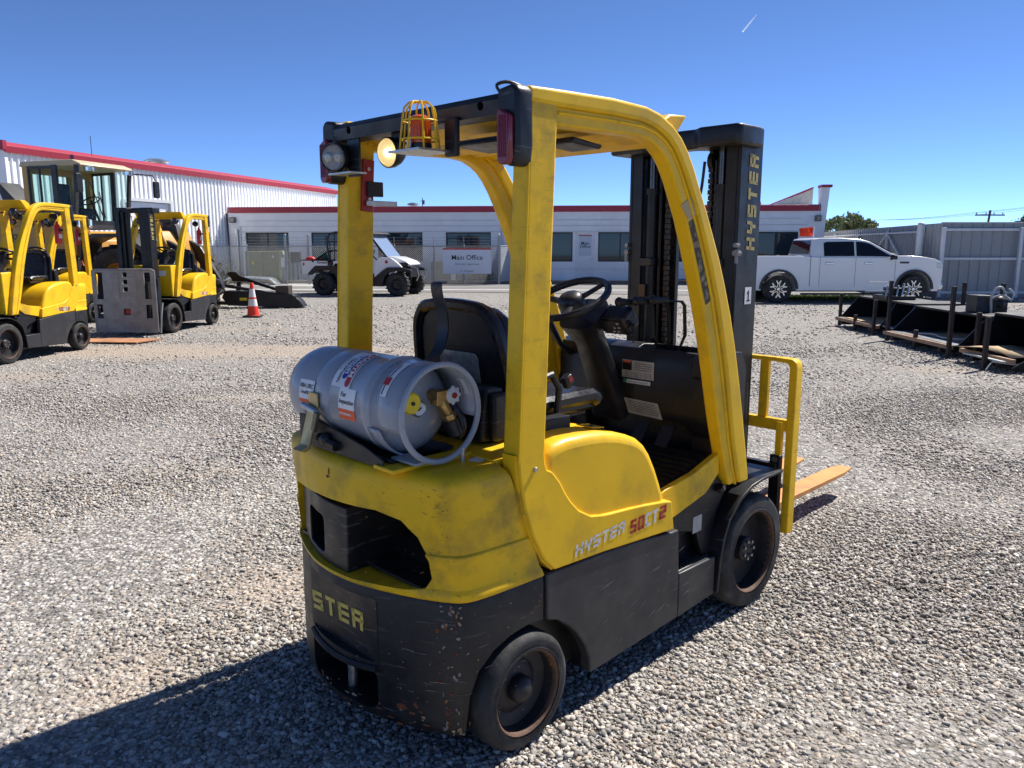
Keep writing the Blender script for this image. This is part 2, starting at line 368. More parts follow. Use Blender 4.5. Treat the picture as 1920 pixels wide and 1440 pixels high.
def stone_mat():
    m = bpy.data.materials.new("crushed_stone"); m.use_nodes = True; t = m.node_tree; N = t.nodes; L = t.links; P = N["Principled BSDF"]; P.inputs["Roughness"].default_value = .85; P.inputs["Specular IOR Level"].default_value = .3
    a = N.new("ShaderNodeAttribute"); a.attribute_name = "tone"; q = N.new("ShaderNodeValToRGB"); L.new(a.outputs["Fac"], q.inputs[0])
    cs = [(0,(.115,.107,.097)),(.3,(.25,.234,.214)),(.55,(.40,.377,.347)),(.8,(.53,.50,.46)),(1,(.76,.72,.665))]
    while len(q.color_ramp.elements) < len(cs): q.color_ramp.elements.new(.5)
    for e, (p, c) in zip(q.color_ramp.elements, cs): e.position = p; e.color = (*c, 1)
    w_ = N.new("ShaderNodeAttribute"); w_.attribute_name = "warm"
    x = N.new("ShaderNodeMix"); x.data_type = 'RGBA'; x.blend_type = 'MULTIPLY'; L.new(w_.outputs["Fac"], x.inputs[0]); L.new(q.outputs[0], x.inputs[6]); x.inputs[7].default_value = (1.0,.86,.74,1)
    n = N.new("ShaderNodeTexNoise"); n.inputs["Scale"].default_value = 160; n.inputs["Detail"].default_value = 4; tc = N.new("ShaderNodeTexCoord"); L.new(tc.outputs["Object"], n.inputs["Vector"])
    mr = N.new("ShaderNodeMapRange"); mr.inputs[1].default_value = .3; mr.inputs[2].default_value = .7; mr.inputs[3].default_value = .78; mr.inputs[4].default_value = 1.15; L.new(n.outputs["Fac"], mr.inputs[0])
    y = N.new("ShaderNodeMix"); y.data_type = 'RGBA'; y.blend_type = 'MULTIPLY'; y.inputs[0].default_value = 1; L.new(x.outputs[2], y.inputs[6]); L.new(mr.outputs[0], y.inputs[7]); L.new(y.outputs[2], P.inputs["Base Color"])
    bp = N.new("ShaderNodeBump"); bp.inputs["Strength"].default_value = .4; bp.inputs["Distance"].default_value = .003; L.new(n.outputs["Fac"], bp.inputs["Height"]); L.new(bp.outputs[0], P.inputs["Normal"])
    return m
SM = stone_mat()
ns_ = stones("gravel_stones", [(1.5,3.2,9400,.0065,.026,.71),(3.2,5.5,4900,.008,.025,.70),(5.5,9,1500,.011,.027,.70),(9,14,280,.018,.036,.70),(14,22,35,.03,.055,.68)], 11, SM, "loose crushed grey stones covering the whole yard")
print("stones", ns_)
# road, kerb, apron, grass
ASP = mat("worn_asphalt", (.17,.165,.16), .85, var=.2, vs=2, dirt=(.30,.285,.265), dirt_amt=.7, dirt_scale=1.2, stretch=(.4,2.5,1), bump=.2, bs=60)
CON = mat("pale_concrete", (.55,.53,.50), .8, var=.12, vs=2, bump=.1, bs=40)
KRB = mat("kerb_concrete", (.20,.17,.15), .85, var=.25, vs=3)
b = MB()
pts = [(-40,28.9),(-12,28.4),(-2,27.9),(4.3,26.6),(9,25.2),(14.6,24.4),(14.6,33.7),(-40,33.9)]
MB().add([(x, y, .016) for x, y in pts], [tuple(range(8))]).build("road", ASP, kind="structure", smooth=False)
MB().add([(-16,29.6,.022),(12,28.4,.022),(12,28.75,.022),(-16,30.0,.022)], [(0,1,2,3)]).add([(-9,31.5,.022),(13,30.9,.022),(13,31.0,.022),(-9,31.6,.022)], [(0,1,2,3)]).build("road_wear_strip", CON, kind="structure", smooth=False)
MB().box(-40,14.8,33.85,34.05,-.05,.16).build("kerb", KRB, kind="structure", bevel=.02)
MB().add([(-40,34.05,.13),(14.6,34.05,.13),(14.6,40,.13),(-40,40,.13)], [(0,1,2,3)]).build("pavement", CON, kind="structure", smooth=False)
MB().add([(-12,32.0,.024),(-6.5,31.9,.024),(-6.3,33.82,.024),(-12,33.82,.024)], [(0,1,2,3)]).build("concrete_apron", CON, kind="structure", smooth=False)
GRS = mat("grass_green", (.10,.14,.035), .9, var=.5, vs=40, bump=.6, bs=90)
gb = MB()
for k in range(9000):
    if k < 5000: x, y = random.uniform(6.2, 14), random.uniform(34.1, 35.4)
    else: x, y = random.uniform(7.6, 11.6), random.uniform(23.9, 25.6)
    z = .13 if y > 30 else .014; h = random.uniform(.03,.09); a = random.random()*6.28; dx, dy = .02*math.cos(a), .02*math.sin(a)
    gb.v += [(x-dx, y-dy, z), (x+dx, y+dy, z), (x+random.uniform(-.03,.03), y, z+h)]; n = len(gb.v); gb.f.append((n-3, n-2, n-1))
gb.build("grass", GRS, kind="stuff", smooth=False, recalc=False, label="thin green grass along the office wall and roadside", cat="grass")
# far-off trail in the sky
ct = MB(); p0 = Vector((1397-960, 1480*1.0, 0)); 
def skydir(px, py): 
    q = Vector(((px-960)/1480, 1, (720-py)/1480)); c_, s_ = math.cos(.1735), math.sin(.1735); return Vector((q.x, q.y*c_+q.z*s_, -q.y*s_+q.z*c_))
# ================================================================== forklift (local: +x forward, +y left, z up, origin under rear axle)
HALF = [(.085,.492),(0,.489),(-.10,.484),(-.18,.476),(-.225,.462),(-.257,.430),(-.298,.357),(-.342,.248),(-.375,.14),(-.387,.07),(-.391,0)]
def cw_plan(n=3):
    h = spline([(p[0], -p[1], 0) for p in HALF], n); h = [(p[0], p[1]) for p in h]
    return h + [(p[0], -p[1]) for p in reversed(h[:-1])]
def cw_x(y):
    y = abs(y)
    for (x0, y0), (x1, y1) in zip(HALF, HALF[1:]):
        if y1 <= y <= y0: return x0 + (x1-x0)*(y-y0)/(y1-y0)
    return .0
def cw_loft(levels, xf):
    """levels: (z, inset); xf(z): front end of the side"""
    base = cw_plan(); b = MB(); n = len(base)
    for z, ins in levels:
        f = xf(z)
        for x, y in base:
            k = (x+.391)/.476
            X = -.391+ins + (f+.391-ins)*k; Y = y*(1-ins/.49)
            b.v.append((X, Y, z))
    for i in range(len(levels)-1):
        for k in range(n):
            k2 = (k+1) % n; b.f.append((i*n+k, i*n+k2, (i+1)*n+k2, (i+1)*n+k))
    b.f.append(tuple(range(n-1, -1, -1))); b.f.append(tuple((len(levels)-1)*n+k for k in range(n)))
    return b

def wheel(root, x, y, s, r, w, rr, front):
    """s=-1: outer face towards -y"""
    o = thing_part("drive_wheel" if front else "steer_wheel", root, (x, y, r))
    i = -w*s
    prof = [(rr, 0), (rr+.01, .004), (r-.028, .0), (r-.012, .006), (r-.003, .02), (r, .035), (r, w-.03), (r-.01, w-.008), (r-.03, w), (rr, w)]
    MB().lathe([(a, -b*s) for a, b in prof], 64, 'y').build("tyre", RUB, o, ang=50)
    rb = [(rr+.001, .004), (rr-.006, .002), (rr-.012, .008), (rr-.014, .03)]
    MB().lathe([(a, -b*s) for a, b in rb], 64, 'y').build("rim_flange", RUSTRIM, o)
    d = .075 if front else .055
    dish = [(rr-.013, .02), (rr-.018, d), (rr*.62, d+.012), (rr*.45, d), (.055 if front else .045, d), (.055 if front else .045, .045 if front else .03)]
    if front: dish += [(.048, .038), (.001, .038)]
    else: dish += [(.038, .018), (.02, .008), (.001, .005)]
    MB().lathe([(a, -b*s) for a, b in dish], 40, 'y').build("rim", RIM, o, ang=40)
    if not front and s < 0:
        MB().lathe([(rr-.0125, .012), (rr-.0150, .034)], 10, 'y', a0=.25, a1=.75).build("rust_patch", mat("rust_orange", (.20,.075,.02), .8, var=.4, vs=50), o)
    if not front:
        g = font_geo("16 x 5 x 10 1/2   CUSHION", .019, bold=.0005); rr_ = (rr+r)/2-.004
        letters("lettering", g, lambda u, v: ((rr_+v)*math.cos(1.1+s*u/rr_), s*.0012, (rr_+v)*math.sin(1.1+s*u/rr_)), mat("tyre_emboss", (.045,.044,.042), .6, var=.2), o)
    if front:
        for k in range(7):
            a = 2*PI*k/7
            MB().tube([(.04*math.cos(a), -.036*s, .04*math.sin(a)), (.04*math.cos(a), -.026*s, .04*math.sin(a))], .0075, 6).build("wheel_bolt", STEEL, o, smooth=False)
    return o
def thing_part(name, parent, loc=(0,0,0)):
    o = bpy.data.objects.new(name, None); COL.objects.link(o); o.parent = parent; o.location = loc; o.empty_display_size = .05; return o

def side_text(root, s, y=-.5045, letcol=WHTLET, numcol=REDLET):
    """model lettering on the frame panel, s=-1 right side, +1 left side"""
    h = .043
    g = block_geo("HYSTER", h, h*.86, h*.2, h*.17, .12); W = g[2]
    x0, x1 = .225, .495
    k = (x1-x0)/W
    if s < 0: fn = lambda u, v: (x0+u*k, y, .592+v+.018*(u*k)/.27)
    else: fn = lambda u, v: (x1-u*k, -y, .609+v-.018*(u*k)/.27)
    letters("lettering", g, fn, letcol, root)
    for chs, a, b, m in (("50", .527, .612, numcol), ("CT", .618, .698, letcol), ("2", .706, .752, numcol)):
        g2 = block_geo(chs, .052, .052*.72, .052*.22, .052*.14, .05); k2 = (b-a)/g2[2]
        if s < 0: f2 = lambda u, v, a=a, k2=k2: (a+u*k2, y, .590+v+.01*(u*k2+a-.527)/.2)
        else: f2 = lambda u, v, a=a, b=b, k2=k2: (.225+.752-a-u*k2, -y, .600+v-.01*(u*k2+a-.527)/.2)
        letters("lettering", g2, f2, m, root)

def build_forklift(root):
    # ---- lower counterweight: worn black casting
    xf = lambda z: .085 - .15*max(0, (z-.565))/.39
    o = cw_loft([(.105,.03),(.125,.006),(.15,0),(.35,0),(.545,0),(.562,.004)], xf).build("counterweight_base", BLKW, root)
    cut = []
    for s in (-1, 1):
        a0 = [(.089,.06),(.12,.30),(.12,.411),(.014,.419),(-.059,.409),(-.128,.381),(-.184,.332),(-.214,.257),(-.226,.15),(-.226,.06)]
        c = MB(); c.prism(a0, 'y', s*.31, s*.6); cut.append(c)
    c = MB(); c.prism(rrect(-.19,.20,.15,.29,.035), 'x', -.5, -.18); cut.append(c)
    c = MB(); c.prism(rrect(-.20,.20,.315,.53,.03), 'x', -.5, -.360); cut.append(c)
    carve(o, cut, .004)
    MB().cyl((-.33,.0,.14),(-.33,.0,.31),.017,12).build("tow_pin", STEEL, root)
    MB().tube([(cw_x(yy)-.002, yy, .298-.014*math.cos(yy*7)) for yy in [-.19+.038*k for k in range(11)]], .012, 8).build("tow_lip", BLKW, root)
    # raised name in the plate, first letters chipped away
    g = block_geo("STER", .062, .060, .0135, .014, -.08, sub=4); W = g[2]
    letters("lettering", g, lambda u, v: (-.3620+.0, .185-u/W*.31, .377+v*1.05+.02*u/W), YLET, root)
    MB().grid(lambda a, b: (-.3605, .195-.39*a, .318+.21*b), 2, 2).build("name_plate", BLK, root)
    # ---- upper counterweight: yellow casting
    o = cw_loft([(.563,.002),(.570,-.005),(.590,-.004),(.602,.004),(.70,.003),(.706,.001),(.711,.003),(.714,.009),(.72,.008),(.90,.009),(.925,.012),(.940,.020),(.950,.034),(.956,.055),(.958,.09)], xf).build("counterweight", YELW, root)
    op = [(.38,.578),(.385,.75),(.34,.79),(.1,.812),(-.20,.822),(-.29,.806),(-.345,.76),(-.378,.69),(-.382,.635),(-.36,.600),(-.30,.588),(-.1,.580)]
    c = MB(); c.prism(spline([(a, b, 0) for a, b in op], 3, True) and op, 'x', -.6, -.12)
    carve(o, [c], .005)
    # black insert with its own opening
    ys = [-.06+.42*k/14 for k in range(15)]
    ins = MB()
    pts = [(cw_x(y)+.016, y) for y in ys] + [(-.14,.36),(-.14,-.06)]
    ins.prism(pts, 'z', .580, .797)
    o = ins.build("grille_insert", BLK, root)
    c = MB(); c.prism(rrect(.085,.235,.605,.735,.02), 'x', -.6, -.22)
    c2 = MB(); c2.prism(rrect(-.04,.02,.62,.785,.02), 'x', -.6, -.36)
    carve(o, [c], .004)
    MB().prism([(-.30,.60),(-.20,.60),(-.12,.66),(-.12,.62),(-.3,.59)], 'y', -.35, .35).build("duct_floor", BLK, root)
    MB().box(-.125,-.115,-.40,.40,.585,.84).build("duct_back", MAST, root)
    # ---- chassis and skirts
    MB().box(.10,1.30,-.40,.40,.14,.60).box(-.1,.12,-.30,.30,.16,.5).build("chassis", MAST, root)
    MB().box(-.03,.03,-.36,.36,.16,.23).build("steer_axle", MAST, root)
    MB().box(1.36,1.50,-.34,.34,.18,.36).build("drive_axle", MAST, root)
    arch = [(.10,.408),(.155,.388),(.205,.352),(.255,.305),(.295,.248),(.322,.19),(.327,.128)]
    sk = [(.098,.568)] + arch + [(.868,.150),(.868,.335),(.855,.523),(.812,.522),(.6,.545),(.378,.560)]
    for s in (-1, 1):
        MB().prism(sk, 'y', s*.497, s*.45).build("side_skirt", SKIRT, root, bevel=.006)
        # inner wheel well
        wl = MB(); A = [(-.226,.10),(-.226,.25),(-.18,.35),(-.06,.43),(.1,.42),(.21,.37),(.31,.26),(.34,.12)]
        wl.grid(lambda u, v: (A[min(7,round(u*7))][0]*1.0, s*(.30+.15*v), A[min(7,round(u*7))][1]), 7, 1); wl.build("wheel_well", BLK, root)
        # step
        st = [(.870,.150),(1.14,.165),(1.137,.332),(.870,.334)]
        MB().prism(st, 'y', s*.498, s*.475).box(.87,1.14,s*.36-.01,s*.475,.31,.33).build("step", SKIRT, root, bevel=.005)
        t = MB()
        for i in range(12):
            for j in range(5):
                cx, cy = .885+.0215*i+(.01 if j % 2 else 0), s*(.385+.02*j)
                t.tube([(cx, cy, .329), (cx, cy, .338)], [.0065,.004], 5)
        tag(t.build("step_tread", BLK, root, smooth=False), kind="stuff")
        MB().box(.86,1.20,s*.40-.004,s*.40+.004,.33,.62).build("inner_side_plate", BLK, root)
        MB().prism([(.87,.50),(.87,.56),(1.0,.60),(1.19,.66),(1.28,.60),(1.20,.50),(1.17,.33),(1.1,.33),(1.05,.45)], 'y', s*.455, s*.425).build("lower_cowl", BLK, root, bevel=.004)
        if s < 0: MB().box(1.02,1.085,-.4572,-.4560,.45,.52).build("warning_label", OLDLBL, root)
        # fender over the drive wheel
        F = [(1.14,.17),(1.146,.22),(1.155,.31),(1.175,.40),(1.215,.479),(1.30,.548),(1.40,.588),(1.50,.600),(1.68,.600)]
        In = [(1.68,.588),(1.50,.588),(1.40,.574),(1.312,.536),(1.228,.470),(1.19,.395),(1.168,.31),(1.158,.22),(1.15,.17)]
        MB().prism(F+In, 'y', s*.512, s*.22).build("fender", BLK, root, bevel=.003)
        # frame panel
        fp = [(-.040,.990),(-.033,.92),(-.008,.81),(.030,.71),(.080,.622),(.129,.576),(.378,.566),(.812,.537),(.790,.655),(.749,.664),(.64,.678),(.525,.690),(.42,.698),(.373,.703),(.31,.715),(.245,.751),(.202,.793),(.172,.832),(.150,.868),(.125,.897),(.110,.912),(.088,.922),(.078,.945),(.074,.985)]
        MB().prism(fp, 'y', s*.503, s*.44).build("frame_panel", YEL, root, bevel=.005)
        MB().prism([(-.05,.99),(-.043,.92),(-.018,.81),(.020,.71),(.070,.622),(.119,.576),(.129,.576),(.080,.622),(.030,.71),(-.008,.81),(-.033,.92),(-.040,.99)], 'y', s*.494, s*.44).build("panel_edge", YELW, root)
        b = MB(); b.lathe([(.001,-.009),(.007,-.009),(.0085,-.006),(.0085,.002)], 14, 'y', (.029, 0, .935)); 
        for k in range(len(b.v)): b.v[k] = (b.v[k][0], s*(.503 - b.v[k][1]), b.v[k][2])
        b.build("panel_screw", STEEL, root)
        side_text(root, s)
    # ---- engine hood and deck
    hd = [(.085,.60),(.085,.93),(.10,.972),(.14,.992),(.197,1.0),(.30,.998),(.389,.990),(.48,.972),(.541,.953),(.59,.933),(.632,.903),(.668,.862),(.704,.805),(.735,.745),(.755,.700),(.768,.66),(.770,.62)]
    MB().prism(hd, 'y', -.492, .492).build("hood", YEL, root, bevel=.05, seg=5, ang=60)
    MB().prism([(-.065,.90),(-.06,.963),(.10,.972),(.10,.90)], 'y', -.425, .425).build("rear_deck", YELW, root, bevel=.004)
    MB().box(-.072,-.066,-.42,.42,.94,.955).build("deck_gap", BLK, root)
    MB().box(.39,.46,-.43,-.36,.9905,.9935, M=rot('Y', 8, (.42,-.4,.99))).build("hood_latch_plate", YELW, root)
    MB().lathe([(.001,.004),(.012,.004),(.014,0)], 12, 'z', (.425,-.395,.990)).build("hood_latch", BLK, root)
    # ---- floor
    fl = [(.765,.55),(.765,.68),(.80,.69),(1.0,.715),(1.18,.765),(1.19,.68),(1.09,.61),(.87,.565)]
    for s in (-1, 1): MB().prism(fl, 'y', s*.468, s*.44).build("floor_side", YELW, root, bevel=.004)
    FLM = mat("floor_rubber", (.012,.012,.013), .8, var=.3, dirt=(.05,.045,.04), dirt_amt=.6, spec=.2)
    MB().prism([(.76,.655),(.80,.665),(1.0,.69),(1.2,.74),(1.2,.70),(.76,.62)], 'y', -.445, .445).build("floor_mat", FLM, root)
    tr = MB()
    for k in range(9): tr.box(.80+.04*k,.82+.04*k,-.40,.40,.666+.005*k+.0,.674+.0055*k+.004*max(0,k-5))
    tr.build("mat_ribs", FLM, root)
    for yy, tt in ((-.12, .0), (-.25, .02)):
        MB().box(1.06,1.16,yy-.03,yy+.03,.80,.812, M=rot('Y', -50, (1.1,yy,.8))).build("pedal", PLAS, root)
    # ---- cowl
    cw = [(1.235,.62),(1.235,.80),(1.20,.84),(1.185,.90),(1.18,1.10),(1.20,1.165),(1.25,1.18),(1.37,1.17),(1.41,1.10),(1.42,.62)]
    o = MB().prism(cw, 'y', -.445, .445).build("front_cowl", PLAS, root)
    c = MB(); c.prism(rrect(-.30,.30,.60,.86,.05), 'x', 1.1, 1.36)
    c2 = MB(); c2.prism([(-.36,1.10),(-.36,1.3),(-.02,1.3),(-.02,1.10)], 'x', 1.215, 1.36)
    c3 = MB(); c3.prism(rrect(.305,.40,.90,.94,.018), 'x', 1.1, 1.5)
    carve(o, [c, c2, c3], .022)
    MB().box(1.34,1.36,-.31,.31,.60,.87).build("kick_plate", BLK, root)
    MB().prism([(-.445,1.16),(-.445,1.06),(-.33,1.06),(-.315,1.10),(-.33,1.16),(-.38,1.19)], 'x', 1.16, 1.33).build("cowl_shoulder", PLAS, root, bevel=.02)
    MB().box(1.1765,1.1785,-.130,.044,1.030,1.110).build("data_plate", OLDLBL, root)
    MB().box(1.1755,1.1762,-.010,.042,1.064,1.106).build("plate_panel", INK, root)
    MB().box(1.1745,1.1752,-.006,.036,1.098,1.106).build("warning_strip", ORANGE, root)
    b = MB()
    for k in range(4): b.box(1.1755,1.1760,-.12,-.025,1.096-.009*k,1.098-.009*k)
    for k in range(6): b.box(1.1755,1.1760,-.115+.026*k,-.114+.026*k,1.034,1.055)
    for k in range(3): b.box(1.1755,1.1760,-.120,.035,1.036+.009*k,1.037+.009*k)
    b.build("plate_print", INK, root, smooth=False)
    MB().box(1.1765,1.1785,-.112,.016,1.005,1.022).build("badge_strip", WHT, root)
    MB().box(1.1765,1.1785,.018,.036,1.005,1.022).build("badge_square", GREENS, root)
    g = font_geo("Electronic Powershift", .0125)
    letters("lettering", g, lambda u, v: (1.1755, -.045-u, 1.0125+v), INK, root)
    MB().add([(1.178,.032,.935),(1.178,-.155,.930),(1.190,-.175,.858),(1.190,.012,.865)], [(0,1,2,3)]).build("instruction_label", OLDLBL, root, recalc=False)
    b = MB()
    for k in range(7):
        q = .12+.11*k; b.add([(1.176+.012*q,.012-.02*q,.934-.070*q),(1.176+.012*q,-.14-.02*q,.930-.072*q),(1.1765+.012*q,-.14-.02*q,.928-.072*q),(1.1765+.012*q,.012-.02*q,.932-.070*q)], [(0,1,2,3)])
    b.build("label_print", INK, root, recalc=False, smooth=False)
    # ---- steering column, wheel, levers
    def ring(c, a, bb, T):  # rounded rectangle in plane with axes
        return [tuple(Vector(c) + T[0]*p[0] + T[1]*p[1]) for p in rrect(-a, a, -bb, bb, min(a, bb)*.6, 3)]
    T1 = (Vector((0,1,0)), Vector((.8,0,.6)))
    b = MB(); rings = [ring((1.21,.12,.86), .10, .06, T1), ring((1.13,.12,1.02), .075, .05, T1), ring((1.02,.11,1.22), .06, .055, T1), ring((.985,.10,1.28), .085, .08, T1), ring((.965,.10,1.325), .10, .10, T1)]
    n = len(rings[0])
    for r in rings: b.v += r
    for i in range(len(rings)-1):
        for k in range(n): b.f.append((i*n+k, i*n+(k+1) % n, (i+1)*n+(k+1) % n, (i+1)*n+k))
    b.f.append(tuple(range(n))); b.f.append(tuple((len(rings)-1)*n+k for k in range(n)))
    b.build("steering_column", PLAS, root, ang=50)
    MB().box(.985,1.075,-.115,.03,1.255,1.355, M=rot('Y', -38, (1.03,0,1.30))).build("display_pod", PLAS, root, bevel=.015)
    MB().box(.9815,.9835,-.095,.01,1.27,1.34, M=rot('Y', -38, (1.03,0,1.30))).build("display_panel", mat("panel_navy", (.02,.022,.035), .3, var=.05), root)
    b = MB()
    for (yy, zz) in ((-.085,1.325),(-.085,1.302),(-.05,1.28),(-.075,1.28),(-.06,1.30)): b.box(.979,.9805,yy,yy+.012,zz,zz+.008, M=rot('Y', -38, (1.03,0,1.30)))
    b.build("display_symbols", OLDLBL, root, smooth=False)
    wc = Vector((.875,.10,1.395)); Mw = Matrix.Translation(wc) @ Matrix.Rotation(R(-26), 4, 'Y')
    sw = thing_part("steering_wheel", root)
    MB().tube([(.168*math.cos(a), .168*math.sin(a), 0) for a in [2*PI*k/40 for k in range(40)]], .0155, 10, closed=True, M=Mw).build("rim", PLAS, sw)
    for a in (90, 210, 330):
        b = MB(); b.tube([(0,0,-.018),(.08*math.cos(R(a)),.08*math.sin(R(a)),-.012),(.165*math.cos(R(a)),.165*math.sin(R(a)),0)], [.026,.018,.016], 8, M=Mw, flat=(.5,1.1)); b.build("spoke", PLAS, sw)
    MB().lathe([(.055,-.06),(.06,-.02),(.052,.008),(.04,.02),(.02,.026),(.001,.027)], 24, M=Mw).build("hub", PLAS, sw)
    MB().lathe([(.012,0),(.012,.03),(.022,.036),(.03,.048),(.031,.062),(.02,.072),(.001,.074)], 18, M=Mw @ Matrix.Translation((-.04,.163,.012))).build("spinner_knob", PLAS, sw)
    for i, (kx, ky) in enumerate(((.975,-.085),(1.03,-.13),(1.085,-.175))):
        lv = thing_part("hydraulic_lever", root)
        z = 1.385+.004*i
        MB().ball((kx, ky, z), .021, 12, 8, (1.1,.8,1)).tube([(kx, ky, z), (kx+.075, ky-.03, z-.004)], [.019,.011], 10).build("knob", PLAS, lv)
        for dx in (0, .012):
            MB().tube([(kx+.06+dx, ky-.025, z-.005),(kx+.14+dx, ky-.05, z-.012),(kx+.158+dx, ky-.053, z-.03),(kx+.175+dx, ky-.05, z-.16),(1.255, ky-.02, 1.15)], .0048, 6).build("rod", MAST, lv)
    MB().tube([(1.0,-.105,1.30),(1.0,-.125,1.292)], .014, 10).build("key_switch", PLAS, root)
    MB().ball((1.0,-.14,1.285), .013, 10, 6, (.5,1,1)).tube([(1.0,-.14,1.275),(1.0,-.145,1.262)], .0025, 5).ball((1.0,-.146,1.25), .012, 8, 6, (.4,.8,1.2)).box(.998,1.002,-.149,-.143,1.215,1.245).build("ignition_key", MAST, root)
    pb = MB(); pb.tube([(1.20,.36,1.10),(1.08,.335,1.16),(1.0,.33,1.26),(.985,.33,1.30)], [.012,.014,.019,.015], 10); pb.build("park_brake_lever", PLAS, root)
    # ---- seat
    st = thing_part("seat", root)
    sb = [(-.245,1.0),(-.235,1.20),(-.215,1.32),(-.185,1.375),(-.14,1.405),(0,1.415),(.14,1.405),(.185,1.375),(.215,1.32),(.235,1.20),(.245,1.0)]
    def tilt(o): 
        for v in o.data.vertices: v.co.x -= (v.co.z-1.0)*.18
        return o
    ringp = spline([(.21, y, z) for y, z in sb[1:-1]], 3)
    rim = [(.21,-.245,1.0)] + ringp + [(.21,.245,1.0)]
    tilt(MB().tube(rim, .028, 8, flat=(1,.8)).build("backrest_rim", VINYL, st))
    sh = [(y*.94, 1.0+(z-1.0)*.97) for y, z in sb]
    tilt(MB().prism(sh, 'x', .205, .232).build("backrest_shell", PLAS, st, bevel=.008))
    tilt(MB().prism([(y*.97, z) for y, z in sb], 'x', .235, .315).build("backrest_cushion", VINYL, st, bevel=.03, seg=3))
    tilt(MB().prism(rrect(-.10,.11,1.03,1.245,.02), 'x', .199, .2035).build("document_pocket", mat("clear_pocket", (.33,.31,.26), .2, var=.3, vs=25, coat=.5), st, bevel=.003))
    tilt(MB().prism(rrect(-.12,.13,1.01,1.265,.025), 'x', .2035, .2045).build("pocket_border", INK, st))
    MB().prism([(.24,1.0),(.62,1.0),(.66,1.03),(.655,1.06),(.60,1.085),(.45,1.078),(.3,1.085),(.24,1.09)], 'y', -.25, .25).build("cushion", VINYL, st, bevel=.03, seg=3)
    for s in (-1, 1):
        MB().tube([(.30,s*.25,1.06),(.60,s*.25,1.06),(.63,s*.25,1.04)], .03, 8).build("side_bolster", VINYL, st)
    MB().box(.14,.60,-.225,.225,.985,1.0).box(.16,.26,-.24,.24,.97,1.02).build("seat_frame", MAST, st)
    MB().box(.02,.10,-.27,.25,.97,1.16, M=rot('Y', 8, (.06,0,1))).build("hip_restraint_back", BLK, st, bevel=.01)
    MB().box(.05,.20,-.30,-.27,.98,1.14).build("hip_restraint", BLK, st, bevel=.01)
    MB().tube([(.36,-.29,.99),(.37,-.295,1.12),(.33,-.295,1.175),(.27,-.29,1.16)], .013, 8).build("grab_loop", PLAS, st)
    MB().box(.39,.43,-.315,-.285,1.12,1.165, M=rot('Y', -30, (.41,-.3,1.14))).build("belt_buckle", VINYL, st, bevel=.006)
    MB().box(.405,.425,-.317,-.316,1.14,1.16, M=rot('Y', -30, (.41,-.3,1.14))).build("buckle_button", REDP, st)
    MB().box(.22,.36,-.36,-.27,.985,1.035).build("seat_bracket", PLAS, st, bevel=.004)
    # ---- overhead guard
    for s in (-1, 1):
        B0 = [(-.040,.955),(.076,.955)]; Tq = [(.012,2.035),(.126,2.035)]
        b = MB()
        for (x, z), ya, yb in ((B0[0], .503, .430), (B0[1], .503, .430), (Tq[1], .500, .432), (Tq[0], .500, .432)):
            b.v += [(x, s*ya, z), (x, s*yb, z)]
        b.f = [(0,2,4,6),(1,7,5,3),(0,1,3,2),(2,3,5,4),(4,5,7,6),(6,7,1,0)]
        b.build("rear_pillar", YELW, root, bevel=.008)
        MB().tube([(.012,s*.489,2.036),(.126,s*.489,2.036)], .006, 6).tube([(.012,s*.498,2.036),(-.038,s*.501,.97)], .0035, 6).build("weld_bead", YELW, root)
        out = [(.0,2.067),(.156,2.073),(.384,2.079),(.56,2.074),(.64,2.060),(.718,2.029),(.77,1.996),(.816,1.951),(.86,1.893),(.894,1.838),(.95,1.752),(.999,1.669),(1.054,1.575),(1.104,1.475),(1.160,1.350),(1.210,1.213),(1.258,1.06),(1.300,.910),(1.345,.74),(1.375,.614)]
        mid = [(.0,2.022),(.133,2.022),(.385,2.027),(.55,2.024),(.625,2.010),(.690,1.985),(.735,1.955),(.775,1.912),(.815,1.858),(.85,1.806),(.905,1.715),(.950,1.632),(1.005,1.52),(1.055,1.405),(1.10,1.275),(1.145,1.135),(1.19,.96),(1.228,.81),(1.27,.68),(1.297,.617)]
        inn = [(.0,1.972),(.129,1.969),(.387,1.974),(.53,1.977),(.60,1.970),(.650,1.950),(.69,1.925),(.722,1.893),(.757,1.845),(.790,1.790),(.835,1.71),(.873,1.629),(.922,1.515),(.971,1.398),(1.02,1.26),(1.063,1.119),(1.10,.99),(1.131,.891),(1.185,.74),(1.235,.617)]
        MB().prism(out + mid[::-1], 'y', s*.505, s*.425).build("guard_rail", YEL, root, bevel=.012, seg=3)
        MB().prism([(x*1.0, z+.004) for x, z in mid] + inn[::-1], 'y', s*.492, s*.432).build("guard_rail_inner", YEL, root, bevel=.008)
        mid2 = [(a[0]*.7+b_[0]*.3, a[1]*.7+b_[1]*.3) for a, b_ in zip(mid, inn)]
        MB().tube([(x, s*.493, z) for x, z in mid2[1:]], .006, 6).build("rail_ridge", YELW, root)
        if s < 0:
            a, b_ = mid2[10:16], inn[10:16]
            cen = [((p[0]+q[0])/2+.008, (p[1]+q[1])/2) for p, q in zip(mid2[9:17], inn[9:17])]
            b = MB()
            for i, (m_, wd) in enumerate(((None, .022),)):
                for j in range(1, 4):
                    p, q = cen[j], cen[j+1]
                    b.add([(p[0]-wd, -.4935, p[1]-.01), (p[0]+wd, -.4935, p[1]+.01), (q[0]+wd, -.4935, q[1]+.012), (q[0]-wd, -.4935, q[1]-.008)], [(0,1,2,3)])
            b.build("warning_decal", mat("burnt_decal", (.05,.035,.02), .6, var=.6, vs=45, dirt=(.45,.34,.16), dirt_amt=.9, dirt_scale=38), root, recalc=False)
            p, q = cen[0], cen[1]
